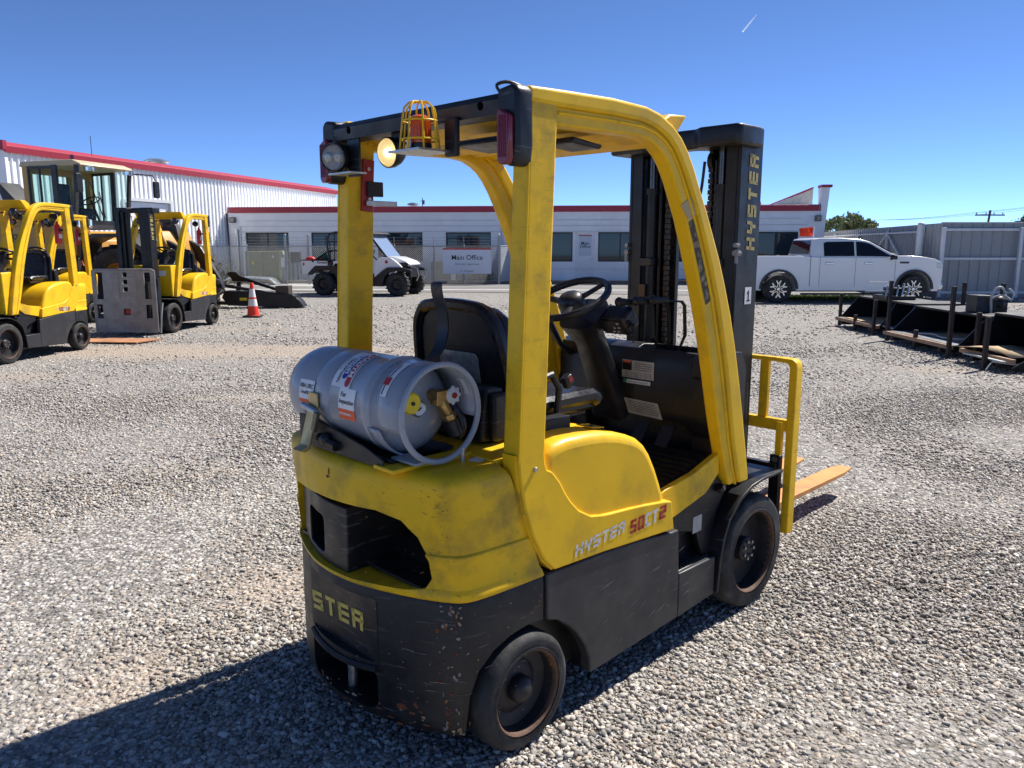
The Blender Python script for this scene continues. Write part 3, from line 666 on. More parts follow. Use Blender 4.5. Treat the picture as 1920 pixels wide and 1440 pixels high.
            MB().add([(p[0]-.026,-.4940,p[1]-.035),(p[0]+.034,-.4940,p[1]-.005),(q[0]+.034,-.4940,q[1]+.02),(q[0]-.024,-.4940,q[1]+.0)], [(0,1,2,3)]).build("tape_patch", mat("tan_tape", (.42,.30,.13), .5, var=.1), root, recalc=False)
        MB().tube([(1.21,s*.47,.60),(1.19,s*.47,.62)], .018, 10).build("pillar_bolt", MAST, root)
    for k in range(8):
        x = .13+.093*k
        MB().box(x-.040,x+.040,-.43,.43,-.006,.006, M=Matrix.Translation((0,0,2.0-.004*max(0,k-5))) @ rot('Y', 18, (x,0,0))).build("roof_slat", YELW, root, bevel=.003)
    MB().prism([(.80,1.97),(.91,2.09),(.80,2.083),(.74,2.05),(.72,2.0)], 'y', -.432, .432).build("front_visor", YEL, root, bevel=.008)
    o = MB().prism([(-.05,1.99),(-.055,2.03),(-.045,2.047),(-.02,2.053),(.03,2.053),(.03,1.99)], 'y', -.45, .45).build("rear_beam", BLK, root)
    cs = []
    for yy in (-.355, .335): 
        c = MB(); c.lathe([(.013,-.09),(.013,.0)], 14, 'x', (0,yy,2.02), cap=True); cs.append(c)
    carve(o, cs, .005)
    for s in (-1, 1):
        cap = [(s*.425,2.058),(s*.49,2.068),(s*.509,2.05),(s*.512,1.90),(s*.505,1.853),(s*.485,1.840),(s*.455,1.845),(s*.445,1.875),(s*.425,1.985)]
        MB().prism(cap, 'x', -.055, .012).build("corner_cap", BLK, root, bevel=.014, seg=3)
        tl = thing_part("tail_lamp", root)
        MB().prism([(s*.447,1.86),(s*.447,1.995),(s*.457,2.0),(s*.497,1.98),(s*.497,1.862),(s*.488,1.845),(s*.458,1.845)], 'x', -.078, -.054).build("lens", REDLENS, tl, bevel=.006)
        b = MB()
        for k in range(5): b.box(-.0805,-.078,s*.472-.019+.008*k-.001,s*.472-.019+.008*k+.0015,1.865,1.98)
        b.build("lens_ribs", REDLENS, tl)
    # ---- cabin lamp and mirror under the roof
    MB().prism([(.06,1.935),(.22,1.925),(.23,1.94),(.07,1.955)], 'y', -.30, -.10).build("roof_lamp", BLK, root, bevel=.006)
    MB().prism([(.30,1.945),(.45,1.935),(.46,1.95),(.31,1.965)], 'y', -.40, -.27).build("reading_lamp", BLK, root, bevel=.006)
    # ---- wheels
    for s in (-1, 1):
        wheel(root, 0, s*.512, s, .196, .125, .147, False)
        wheel(root, 1.469, s*.503, s, .260, .19, .192, True)

def build_mast(root, lettered=True, x=1.54):
    """two stage mast, rails 1.54..1.73"""
    ms = thing_part("mast", root)
    for s in (-1, 1):
        # outer rail: C channel open to the inside
        MB().box(x,x+.19,s*.30,s*.283,.10,2.09).box(x,x+.018,s*.283,s*.225,.10,2.09).box(x+.172,x+.19,s*.283,s*.225,.10,2.09).build("outer_rail", MAST, ms, bevel=.003)
        MB().box(x+.035,x+.16,s*.222,s*.207,.13,2.06).box(x+.035,x+.05,s*.207,s*.165,.13,2.06).box(x+.145,x+.16,s*.207,s*.165,.13,2.06).build("inner_rail", MAST, ms, bevel=.003)
        MB().cyl((x+.035,s*.19,.2),(x+.035,s*.19,1.86),.027,14).cyl((x+.035,s*.19,1.86),(x+.035,s*.19,1.89),.033,14).build("lift_cylinder", MAST, ms)
        MB().cyl((x+.035,s*.19,1.88),(x+.035,s*.19,2.1),.017,12).build("cylinder_rod", mat("dark_chrome", (.12,.12,.12), .2, metal=1, var=.05), ms)
        MB().box(x-.01,x+.03,s*.155,s*.235,1.52,1.56).build("cylinder_clamp", MAST, ms, bevel=.004)
        MB().box(x+.10,x+.125,s*.085,s*.205,.15,2.06).build("lift_channel", MAST, ms)
        c = MB()
        for k in range(62):
            z = .5+.025*k; c.box(x+.055,x+.075,s*.115-.012+(.003 if k % 2 else 0),s*.115+.012-(.003 if k % 2 else 0),z,z+.021)
        tag(c.build("lift_chain", mat("chain_steel", (.05,.04,.032), .45, metal=.5, var=.3, vs=50), ms, smooth=False), kind="stuff")
        MB().tube([(x+.05,s*.15,.6),(x+.05,s*.15,2.0)], .008, 6).build("hose", PLAS, ms)
        MB().tube([(x-.02,s*.30,1.585),(x+.02,s*.30,1.585)], .014, 6).tube([(x-.02,s*.30,1.62),(x+.01,s*.30,1.62)], .011, 6).tube([(x-.01,s*.305,1.54),(x-.01,s*.305,1.60)], .009, 6).build("rail_bolt", mat("dull_bolt", (.25,.24,.23), .4, metal=.7), ms)
        MB().lathe([(.045,-.012),(.045,.012)], 18, 'y', (x+.085,s*.115,2.0), cap=True).build("chain_roller", MAST, ms)
    MB().prism([(1.43,-.335),(1.45,-.35),(1.60,-.352),(1.66,-.34),(1.675,-.31),(1.675,-.12),(1.60,-.085),(1.57,-.06),(1.57,.06),(1.60,.085),(1.675,.12),(1.675,.31),(1.66,.34),(1.60,.352),(1.45,.35),(1.43,.335),(1.43,.15),(1.47,.10),(1.47,-.10),(1.43,-.15)], 'z', 2.045, 2.13).build("top_crosshead", MAST, ms, bevel=.012, seg=3)
    MB().box(x+.13,x+.19,-.285,.285,.12,.26).build("cross_tie", MAST, ms, bevel=.005); MB().box(x+.16,x+.19,-.285,.285,.86,.94).build("cross_tie", MAST, ms, bevel=.005)
    MB().tube(spline([(x+.08,.05,2.05),(x+.02,.0,1.86),(x+.05,-.06,1.83),(x+.06,-.08,2.0)], 5), .007, 6).build("loop_hose", PLAS, ms)
    if lettered:
        g = block_geo("HYSTER", .078, .080, .019, .026, .10, sub=1); W = g[2]; k = .419/W
        letters("lettering", g, lambda u, v: (1.690-v, -.3025, 1.596+u*k), mat("mast_letters", (.45,.36,.12), .5, var=.08), ms)
        letters("lettering", g, lambda u, v: (1.612+v, .3025, 1.596+u*k), MATS["mast_letters"], ms)
    return ms
def build_carriage(root):
    ca = thing_part("carriage", root)
    MB().box(1.745,1.775,-.44,.44,.535,.60).box(1.745,1.775,-.44,.44,.21,.27).build("carriage_bar", MAST, ca, bevel=.004)
    for s in (-1, 1):
        MB().box(1.70,1.775,s*.20-.012,s*.20+.012,.15,.65).build("carriage_plate", MAST, ca, bevel=.003)
        MB().box(1.755,1.785,s*.455,s*.402,.24,.64).build("backrest_bracket", MAST, ca, bevel=.004)
        MB().tube([(1.748,s*.43,.62),(1.762,s*.43,.62)], .014, 10).build("bracket_bolt", STEEL, ca)
    lb = thing_part("load_backrest", root)
    for s in (-1, 1):
        pts = [(s*.505,.262),(s*.505,1.06),(s*.498,1.085),(s*.48,1.10),(s*.40,1.103),(s*.40,1.083),(s*.455,1.08),(s*.468,1.06),(s*.468,.262)]
        MB().prism(pts, 'x', 1.77, 1.83).build("side_post", YELW, lb, bevel=.004)
        MB().box(1.765,1.79,s*.45,s*.42,.50,.80).build("gusset", YELW, lb, bevel=.003)
    for y in (-.335, -.11, .11, .335):
        MB().box(1.785,1.81,y-.022,y+.022,.80,1.085).build("upright_bar", YELW, lb, bevel=.003)
    MB().box(1.775,1.815,-.402,.402,1.083,1.103).build("top_bar", YELW, lb, bevel=.004)
    MB().box(1.775,1.81,-.47,.47,.755,.81).build("middle_bar", YELW, lb, bevel=.004)
    for ya, yb in ((-.145,-.02), (.175,.30)):
        fk = thing_part("fork", root)
        MB().box(1.79,1.825,ya,yb,.145,.60).build("shank", FORK, fk, bevel=.004)
        b = MB(); ym = (ya+yb)/2
        b.add([(1.79,ya,.142),(3.30,ya,.158),(3.45,ya+.02,.168),(3.45,yb-.02,.168),(3.30,yb,.158),(1.79,yb,.142),
               (1.79,ya,.182),(3.30,ya,.180),(3.45,ya+.02,.178),(3.45,yb-.02,.178),(3.30,yb,.180),(1.79,yb,.182)],
              [(0,5,4,3,2,1),(6,7,8,9,10,11),(0,1,7,6),(1,2,8,7),(2,3,9,8),(3,4,10,9),(4,5,11,10),(5,0,6,11)])
        b.build("blade", FORK, fk, bevel=.003)
# ================================================================== the near forklift
FL = thing("forklift", "nearest yellow and black forklift carrying a grey gas tank behind its seat", "forklift", (-.304, 2.70, 0), .779)
build_forklift(FL); build_mast(FL); build_carriage(FL)
# extras only this one shows
MB().box(1.70,1.7015,-.2835,-.30,.80,.98).build("mast_sticker", WHT, FL)
MB().box(1.625,1.682,-.3030,-.3015,1.353,1.43).build("number_label", WHT, FL)
MB().add([(x,-.3036,z) for x,z in ((1.650,1.372),(1.661,1.372),(1.661,1.415),(1.653,1.415),(1.641,1.405),(1.641,1.397),(1.650,1.402))], [(0,1,2,3,4,5,6)]).add([(1.640,-.3036,1.365),(1.671,-.3036,1.365),(1.671,-.3036,1.372),(1.640,-.3036,1.372)], [(0,1,2,3)]).build("lettering", INK, FL, smooth=False, recalc=False)
MB().box(1.60,1.645,-.3030,-.3015,.92,1.02).build("safety_label", OLDLBL, FL)
MB().box(1.60,1.645,-.3036,-.3030,.995,1.02).build("safety_label_header", REDP, FL)
MB().box(1.53,1.5385,-.20,-.17,1.38,1.46).build("cylinder_tag", WHT, FL)
MB().box(1.53,1.5385,.19,.225,1.37,1.43).build("chain_tag", mat("tag_brown", (.12,.07,.03), .6), FL)
# beacon on its bracket
bc = thing_part("beacon", FL)
MB().box(-.19,-.05,-.235,-.085,1.8975,1.9035).build("base_plate", STEEL, bc)
MB().box(-.068,-.05,-.262,-.205,1.885,2.0).build("bracket", BLK, bc, bevel=.006)
bx, by = -.125, -.160
MB().lathe([(.036,1.904),(.036,1.922),(.031,1.925),(.031,1.93),(.001,1.93)], 24, 'z', (bx,by,0)).build("socket", PLAS, bc)
MB().lathe([(.033,1.925),(.034,1.94),(.031,1.990),(.028,2.001),(.02,2.007),(.001,2.008)], 32, 'z', (bx,by,0)).build("lens", ORLENS, bc)
b = MB()
for k in range(20):
    a = 2*PI*k/20; b.tube([(bx+.0345*math.cos(a), by+.0345*math.sin(a), 1.938), (bx+.0315*math.cos(a), by+.0315*math.sin(a), 1.99)], .0018, 4)
b.build("lens_ribs", ORLENS, bc)
cg = MB()
for k in range(4):
    a = PI*k/4+.3; c, s_ = math.cos(a), math.sin(a)
    pts = [(bx+c*d, by+s_*d, z) for d, z in ((-.062,1.905),(-.052,2.0),(-.046,2.028),(-.03,2.044),(0,2.047),(.03,2.044),(.046,2.028),(.052,2.0),(.062,1.905))]
    cg.tube(pts, .0032, 6)
for r_, z in ((.059,1.935),(.053,1.99)): cg.tube([(bx+r_*math.cos(2*PI*k/24), by+r_*math.sin(2*PI*k/24), z) for k in range(24)], .003, 6, closed=True)
cg.build("cage", YEL, bc)
MB().box(bx-.046,bx-.045,by-.012,by+.006,1.91,1.935).build("sticker", WHT, bc)
# round work lamp, left
def lamp_at(name, c, dirv, r, depth, lens_m, parent, oval=1):
    p = thing_part(name, parent)
    q = Vector(dirv).to_track_quat('Z', 'Y').to_matrix().to_4x4(); M = Matrix.Translation(c) @ q @ Matrix.Diagonal((1, oval, 1, 1))
    MB().lathe([(.001,-depth),(r*.6,-depth),(r*.85,-depth*.7),(r,-depth*.35),(r*1.02,0),(r*.96,.006),(r*.9,.0)], 28, M=M).build("housing", PLAS, p)
    MB().lathe([(r*.92,.002),(r*.8,.012),(r*.4,.02),(.001,.022)], 28, M=M).build("lens", lens_m, p)
    return p, M
p, M = lamp_at("work_lamp", (-.10,.365,1.925), (-.86,-.45,-.12), .050, .07, GLASSL, FL)
MB().lathe([(.048,-.01),(.001,-.012)], 20, M=M).build("reflector", mat("lamp_reflector", (.25,.25,.25), .3, metal=.6, var=.1), p)
for dx in (-.018, .018):
    MB().lathe([(.016,-.008),(.012,.004),(.001,.007)], 14, M=M @ Matrix.Translation((dx,0,0))).build("led_lens", mat("led_white", (.8,.78,.68), .15, var=0), p)
for k in range(9): MB().box(-.03+.0075*k,-.027+.0075*k,-.04,.04,-.085,-.045, M=M).build("cooling_fin", PLAS, p)
MB().box(-.09,-.02,.28,.42,1.868,1.874).build("lamp_shelf", STEEL, p)
MB().box(-.045,-.038,.285,.36,1.86,1.99).build("lamp_bracket", BLK, p, bevel=.002)
p, M = lamp_at("oval_work_lamp", (-.055,.105,1.925), (-.93,-.30,-.12), .040, .075, GLASSL, FL, 1.25)
MB().lathe([(.036,.001),(.030,-.010),(.001,-.018)], 20, M=M).build("reflector", AMBER, p)
MB().lathe([(.012,-.010),(.009,.004),(.001,.007)], 12, M=M).build("bulb", mat("bulb_lit", (.9,.85,.7), .3, var=0, emit=(1,.9,.65), es=1.0), p)
b = MB(); b.box(-.001,.001,-.001,.001,.019,.02,M=M)
for k in range(0): yy_ = -.033+.0105*k; hw_ = .034*math.sqrt(max(.05, 1-(yy_/.04)**2)); b.box(-hw_,hw_,yy_,yy_+.003,.008,.019, M=M)
b.build("lens_bars", mat("lamp_bar", (.5,.45,.35), .3, var=.1), p)
MB().box(-.02,.03,.08,.13,1.955,1.995).build("lamp_mount", BLK, p)
# fire extinguisher bracket on the left rear pillar
fb = thing_part("extinguisher_bracket", FL)
MB().box(.055,.105,.418,.43,1.745,1.935, M=rot('Y', 4, (.08,.42,1.84))).build("back_plate", REDP, fb, bevel=.002)
MB().box(.07,.14,.405,.418,1.80,1.855).build("rubber_strap", BLK, fb, bevel=.003)
MB().box(.06,.20,.40,.408,1.765,1.785).build("clip_band", STEEL, fb, bevel=.002)
for z in (1.79, 1.90): MB().tube([(.08,.43,z),(.08,.41,z)], .007, 8).build("screw", STEEL, fb)
MB().tube(spline([(-.02,-.41,2.05),(-.03,-.40,2.075),(.0,-.42,2.085),(.05,-.44,2.07)], 4), .005, 6).build("cable", PLAS, FL)
MB().box(.32,.40,.4245,.4255,1.985,2.02).build("guard_label", OLDLBL, FL)
# chips, rust and scuffs of the old paint, each with its own outline
PL = cw_plan(6); SL = [0]
for p_, q_ in zip(PL, PL[1:]): SL.append(SL[-1] + math.hypot(q_[0]-p_[0], q_[1]-p_[1]))
def cw_surf(p_, z):
    if z < .563: ins, f = 0, .085
    else:
        f = .085 - .15*max(0, (z-.565))/.39; ins = -.004 if z < .598 else (.0035 if z < .71 else (.009 if z < .925 else .009+(z-.925)))
    k = (p_[0]+.391)/.476; return (-.391+ins + (f+.391-ins)*k, p_[1]*(1-ins/.49))
def cw_at(s_, z, off):
    s_ = max(.001, min(SL[-1]-.001, s_)); k = max(i for i in range(len(SL)-1) if SL[i] <= s_); t = (s_-SL[k])/(SL[k+1]-SL[k]); p_, q_ = cw_surf(PL[k], z), cw_surf(PL[k+1], z)
    dx, dy = q_[0]-p_[0], q_[1]-p_[1]; l = math.hypot(dx, dy); return p_[0]+dx*t + dy/l*off, p_[1]+dy*t - dx/l*off
def front_ok(s_, z): return True
rw = random.Random(21); CH = {}
def chip(m, s_, z, w_, h_, n=9, off=None, tilt=0, rough=.45):
    off = -.0018
    pts = []
    for k in range(n):
        a = 2*PI*k/n; r_ = 1-rough*rw.random(); u, v = math.cos(a)*w_/2*r_, math.sin(a)*h_/2*r_
        u, v = u*math.cos(tilt)-v*math.sin(tilt), u*math.sin(tilt)+v*math.cos(tilt)
        x, y = cw_at(s_+u, z+v if (z < .56 or z > .57) else z, off); pts.append((x, y, z+v))
    CH.setdefault(m, MB()).add(pts, [tuple(range(n))])
# s runs from the front end of the right side (0) round the back; right rear corner near s = .36
S0 = .36
for k in range(70):   # corner of the black casting
    z = rw.choice([rw.uniform(.13,.56), rw.uniform(.48,.56), rw.uniform(.13,.22)]); chip(rw.choice(["rust","tan","grey","rust"]), S0+rw.gauss(0,.022), z, rw.uniform(.004,.016), rw.uniform(.004,.022), tilt=rw.uniform(-.5,.5))
for k in range(90):   # scattered nicks on side and back
    chip(rw.choice(["tan","grey","grey","rust"]), rw.uniform(.03,.95), .13+.43*rw.random()**1.0, rw.uniform(.003,.010), rw.uniform(.002,.007), tilt=rw.uniform(-.6,.6))
for k in range(34):   # bottom edge
    chip(rw.choice(["rust","rust","tan"]), rw.uniform(.42,1.05), rw.uniform(.125,.19), rw.uniform(.008,.035), rw.uniform(.004,.014))
for k in range(26):   # long scrapes
    chip(rw.choice(["grey","tan","grey"]), rw.uniform(.05,.75), rw.uniform(.16,.555), rw.uniform(.03,.10), rw.uniform(.0015,.003), n=10, tilt=rw.uniform(-.12,.3), rough=.6)
chip("rust", .53, .192, .060, .030); chip("rust", .49, .178, .030, .014); chip("tan", .395, .300, .075, .0035, tilt=-.05); chip("rust", .40, .47, .018, .022); chip("rust", .375, .485, .012, .03)
for k in range(46):   # rubbed corner of the yellow casting
    chip(rw.choice(["smudge","smudge","dark"]), S0+rw.gauss(.0,.035), rw.choice([rw.uniform(.58,.93), rw.uniform(.80,.90), rw.uniform(.70,.73)]), rw.uniform(.004,.03), rw.uniform(.001,.004), tilt=rw.uniform(-.5,.5), rough=.6)
for k in range(70):
    chip(rw.choice(["dark","smudge"]), rw.uniform(.1,1.2), rw.choice([rw.uniform(.57,.60), rw.uniform(.86,.925), rw.uniform(.6,.92)]), rw.uniform(.002,.012), rw.uniform(.001,.004), tilt=rw.uniform(-.5,.5), rough=.6) if True else None
chip("redrust", .83, .905, .010, .030, off=-.0065); chip("redrust", .838, .888, .024, .012, off=-.0065); chip("redrust", .30, .86, .004,.004)
PM = dict(rust=mat("chip_rust", (.13,.042,.015), .85, var=.3, vs=60), tan=mat("chip_tan", (.28,.21,.13), .8, var=.2, vs=60), grey=mat("chip_grey", (.17,.165,.16), .6, var=.2, vs=60),
          smudge=mat("chip_smudge", (.33,.215,.03), .6, var=.2, vs=60), dark=mat("chip_dark", (.07,.05,.02), .7, var=.2, vs=60), redrust=mat("chip_red_rust", (.12,.025,.01), .8, var=.2, vs=60))
for m_, b_ in CH.items(): tag(b_.build("paint_chips", PM[m_], FL, smooth=False, recalc=False), kind="stuff")
b = MB()
for k in range(26):   # scrapes and nicks on the right skirt
    x, z = rw.uniform(.34,1.12), rw.uniform(.18,.30) if rw.random() < .4 else rw.uniform(.2,.5); l = rw.uniform(.01,.09); a = rw.uniform(.1,.5); h_ = rw.uniform(.0010,.0024)
    if x > .86 and z > .32: continue
    b.add([(x, -.4985, z), (x+l*.5*math.cos(a), -.4985, z+l*.5*math.sin(a)-h_), (x+l*math.cos(a), -.4985, z+l*math.sin(a)), (x+l*.5*math.cos(a), -.4985, z+l*.5*math.sin(a)+h_)], [(0,1,2,3)])
tag(b.build("skirt_scratches", PM["grey"], FL, smooth=False, recalc=False), kind="stuff")
# tank bracket and strap
tb = thing_part("tank_bracket", FL)
MB().prism([(-.33,.975),(-.30,.958),(-.10,.958),(-.07,.975),(-.075,.985),(-.11,.968),(-.29,.968),(-.325,.985)], 'y', -.24, .24).build("cradle", BLK, tb, bevel=.003)
MB().prism([(.24,.957),(-.24,.957),(-.24,.985),(-.15,1.01),(.15,1.06),(.24,1.06)], 'x', -.352, -.345).build("cradle_side", BLK, tb, bevel=.003)
MB().box(-.36,-.05,-.30,-.20,.955,.968).build("cradle_foot", YELW, tb, bevel=.003)
MB().prism([(-.41,.955),(-.392,.965),(-.352,1.10),(-.355,1.145),(-.361,1.145),(-.362,1.10),(-.40,.975),(-.43,.962)], 'y', .105, .16).build("latch_plate", GOLDZ, tb, bevel=.003)
MB().cyl((-.372,.08,1.085),(-.372,.175,1.10),.011,10).build("latch_bar", STEEL, tb)
MB().box(-.385,-.37,.085,.105,1.02,1.09, M=rot('X', 20, (-.37,.09,1.05))).build("latch_handle", mat("dark_zinc", (.16,.14,.11), .4, metal=.7), tb, bevel=.003)
MB().ball((-.36,.06,1.0), .022, 10, 8).tube([(-.36,.10,1.0),(-.36,.0,.985)], .016, 8).build("pivot", BLK, tb)
MB().tube([(-.358,.02,.99),(-.346,.02,.99)], .008, 8).build("bracket_bolt", STEEL, tb)
sp = [(-.085,-.06,1.222),(-.03,-.06,1.235),(.015,-.06,1.275),(.035,-.06,1.335),(.03,-.06,1.40),(.012,-.06,1.455),(.010,-.06,1.492),(.035,-.06,1.50)]
b = MB(); S = spline(sp, 5)
for (x, y, z) in S: b.v += [(x-.002, y+.024, z), (x+.003, y-.024, z+.001)]
for i in range(len(S)-1): b.f.append((2*i, 2*i+1, 2*i+3, 2*i+2))
o = b.build("hold_down_strap", mat("strap_steel", (.03,.032,.038), .4, metal=.4, var=.2, dirt=(.20,.10,.06), dirt_amt=.9, dirt_scale=8), tb, smooth=False)
md = o.modifiers.new("th", 'SOLIDIFY'); md.thickness = .006
MB().cyl((-.12,-.335,.955),(-.12,-.335,1.0),.008,10).build("locating_pin", STEEL, tb)
MB().box(-.10,-.02,-.37,-.33,.9585,.9595, M=rot('Z', 20, (-.06,-.35,.96))).build("paper_scrap", WHT, FL)

# ================================================================== grey gas tank lying behind the seat
TC = Vector((-.20, 0, 1.121)); TR = .150
TK = thing("gas_tank", "grey steel gas cylinder with handwritten stickers lying behind the forklift seat", "gas tank", FL.location, .779)
prof = [(.001,.385),(.06,.380),(.105,.363),(.135,.333),(.147,.30),(TR,.27),(TR,.155),(TR-.003,.150),(TR-.003,.146),(TR,.141),(TR,.065),(TR-.003,.06),(TR-.003,.056),(TR,.051),(TR,-.125),(TR+.005,-.135),(TR+.006,-.150),(TR+.002,-.165),(.146,-.175),(.135,-.195),(.105,-.218),(.06,-.232),(.001,-.236)]
MB().lathe(prof, 64, 'y', tuple(TC)).build("cylinder_body", GREYT, TK, ang=50)
co = MB()
def arc_shell(a0, a1, y0, y1, r=TR-.001, t=.004, n=30):
    co.lathe([(r, y0), (r, y1)], n, 'y', tuple(TC), a0=R(a0), a1=R(a1))
arc_shell(-12, 198, -.155, -.33); arc_shell(198, 262, -.155, -.215, n=10)
o = co.build("collar", GREYT, TK); md = o.modifiers.new("th", 'SOLIDIFY'); md.thickness = .006; md.offset = -1
MB().tube([(TC.x+(TR-.002)*math.cos(2*PI*k/64), -.333, TC.z+(TR-.002)*math.sin(2*PI*k/64)) for k in range(64)], .0095, 10, closed=True).build("foot_ring", GREYT, TK)
MB().box(TC.x-.10,TC.x-.03,-.33,-.21,TC.z-.146,TC.z-.139).build("collar_leg", GREYT, TK)
def tank_map(y, th, off=.0012): return (TC.x+(TR+off)*math.cos(R(th)), y, TC.z+(TR+off)*math.sin(R(th)))
def patch(name, y0, y1, t0, t1, m, off=.0012):
    return MB().grid(lambda u, v: tank_map(y0+(y1-y0)*u, t0+(t1-t0)*v, off), 6, 10).build(name, m, TK, recalc=False)
def tank_text(s, yc, tc, size, m, rotq=False, off=.0026, bold=0, shear=0):
    g = font_geo(s, size, bold=bold, shear=shear); k = 180/(PI*TR)
    if rotq: fn = lambda u, v: tank_map(yc+v*-1, tc-u*k, off)
    else: fn = lambda u, v: tank_map(yc-u, tc-v*k, off)
    letters("lettering", g, fn, m, TK)
# handwritten stickers
for (y0, y1, lines) in ((.235,.145,(("RBA OKC",.190,.019),("- IronPlanet",.190,.0165))), (-.005,-.095,(("For",-.030,.021),("Inspection",-.050,.0195)))):
    patch("sticker", y0, y1, 158, 183, WHT); patch("sticker_band", y0, y1, 183.2, 196, ORANGE)
    for i, (t, yc, sz) in enumerate(lines): tank_text(t, yc, 166+8.2*i, sz, INK, shear=.15, bold=.0004)
    tank_text("RITCHIE BROS", (y0+y1)/2+.008, 189, .010, WHT, bold=.0004)
# company decal
patch("company_decal", .050, -.052, 96, 158, WHT)
for (y0, y1, t0, t1, m) in ((-.020,-.046,100,152,REDS),(.008,-.016,104,143,BLUES)):
    c = (y0+y1)/2; hw = abs(y0-y1)/2
    pts = []
    for k in range(9):
        a = PI*k/8; pts.append((c+hw*math.cos(a), t1+hw*math.sin(a)*180/(PI*TR)*.95))
    b = MB(); n = 10
    for j in range(n+1):
        t = t0+(t1-t0)*j/n; b.v += [tank_map(y0, t, .002), tank_map(y1, t, .002)]
    for j in range(n): b.f.append((2*j, 2*j+1, 2*j+3, 2*j+2))
    b.add([tank_map(p[0], p[1], .002) for p in pts], [tuple(range(9))]); b.build("decal_bar", m, TK, recalc=False)
tank_text("MYGAN", -.033, 124, .030, WHT, True, bold=.001, off=.003); tank_text("PROPANE", -.004, 122, .022, WHT, True, bold=.001, off=.003)
tank_text("(405)799-8407", .021, 134, .017, INK, True, bold=.0003); tank_text("Call 799-8407", .040, 126, .010, INK, True)
patch("hazard_decal", -.215, -.245, 105, 158, WHT); patch("hazard_decal_line", -.220, -.225, 112, 156, INK, .002)
patch("hazard_diamond", -.210, -.238, 134, 144, REDS, .0028)
# valve group on the domed end
va = thing_part("valve", TK)
def tp(x, y, z): return (TC.x+x+(.038 if x < .06 else .018), y-.008, TC.z+z+.018)
MB().cyl(tp(.005,-.21,.02), tp(.005,-.265,.02), .019, 14).box(TC.x+.018,TC.x+.068,-.293,-.258,TC.z+.013,TC.z+.058).cyl(tp(.005,-.268,.01), tp(.035,-.275,-.045), .018, 10).cyl(tp(.03,-.274,-.035), tp(.038,-.276,-.055), .023, 6).build("brass_body", BRASS, va, bevel=.002)
MB().cyl(tp(.038,-.276,-.055), tp(.055,-.28,-.105), .024, 16).build("coupling", PLAS, va)
MB().tube(spline([tp(.055,-.255,-.015), tp(.085,-.27,-.03), tp(.10,-.28,-.07), tp(.10,-.28,-.10), tp(.08,-.28,-.115)], 5), .0135, 10).build("fuel_hose", PLAS, va)
b = MB()
for k in range(12):
    pth = spline([tp(.055,-.255,-.015), tp(.085,-.27,-.03), tp(.10,-.28,-.07), tp(.10,-.28,-.10), tp(.08,-.28,-.115)], 5); p = Vector(pth[1+k]) if 1+k < len(pth) else Vector(pth[-1])
    b.ball(tuple(p), .0155, 8, 5)
b.build("hose_guard", PLAS, va)
MB().lathe([(.001,.008),(.008,.008),(.022,.006),(.026,0),(.022,-.006),(.001,-.006)], 16, 'y', tp(.062,-.285,.022)).build("handwheel", mat("clear_wheel", (.55,.55,.55), .35, var=.05), va)
b = MB()
for k in range(8): a = 2*PI*k/8; b.ball(tp(.062+.024*math.cos(a), -.285, .022+.024*math.sin(a)), .007, 8, 6)
b.build("handwheel_lobes", MATS["clear_wheel"], va)
MB().lathe([(.001,-.002),(.009,-.002),(.009,.004)], 14, 'y', tp(.062,-.294,.022)).build("handwheel_centre", REDP, va)
MB().lathe([(.026,.03),(.026,-.004),(.023,-.008),(.020,-.006)], 24, 'y', tp(-.055,-.235,-.015)).build("gauge_body", STEEL, va)
MB().lathe([(.022,0),(.001,0)], 24, 'y', tp(-.055,-.241,-.015)).build("gauge_face", WHT, va)
MB().box(TC.x-.025,TC.x-.009,-.2515,-.2505,TC.z+.001,TC.z+.005, M=rot('Y', -35, tp(-.055,0,-.015))).build("gauge_needle", INK, va)
MB().lathe([(.001,-.005),(.028,-.005),(.033,-.001),(.034,.010),(.026,.03)], 28, 'y', tp(-.10,-.262,.012)).build("dust_cap", YWARN, va)
MB().lathe([(.001,-.004),(.006,-.004),(.006,.01)], 10, 'y', tp(-.10,-.268,.012)).build("cap_screw", INK, va)
b = MB(); b.grid(lambda u, v: (TC.x+(TR-.008)*math.cos(R(14+24*u)), -.27-.035*v, TC.z+(TR-.008)*math.sin(R(14+24*u))), 5, 1); b.build("collar_label", WHT, TK, recalc=False)
b = MB()
for k in range(5): b.grid(lambda u, v: (TC.x+(TR-.0095)*math.cos(R(16+4.2*k+2*u)), -.278-.006*v, TC.z+(TR-.0095)*math.sin(R(16+4.2*k+2*u))), 1, 1)
b.build("collar_label_print", INK, TK, recalc=False)
# ================================================================== the three forklifts parked on the left
FA = thing("forklift", "yellow forklift holding a grey steel clamp plate in front of its black mast", "forklift", (0,0,0), 0, None, 1)
build_forklift(FA)
def place(o, wf, wr, s):
    """left front wheel contact and left rear wheel contact on the ground"""
    d = Vector((wf[0]-wr[0], wf[1]-wr[1])).normalized(); yaw = math.atan2(d.y, d.x)
    mid = Vector(((wf[0]+wr[0])/2, (wf[1]+wr[1])/2)); n = Vector((-d.y, d.x))
    org = mid - d*(1.469/2*s) - n*(.507*s)
    o.location = (org.x, org.y, 0); o.rotation_euler = (0, 0, yaw); o.scale = (s, s, s)
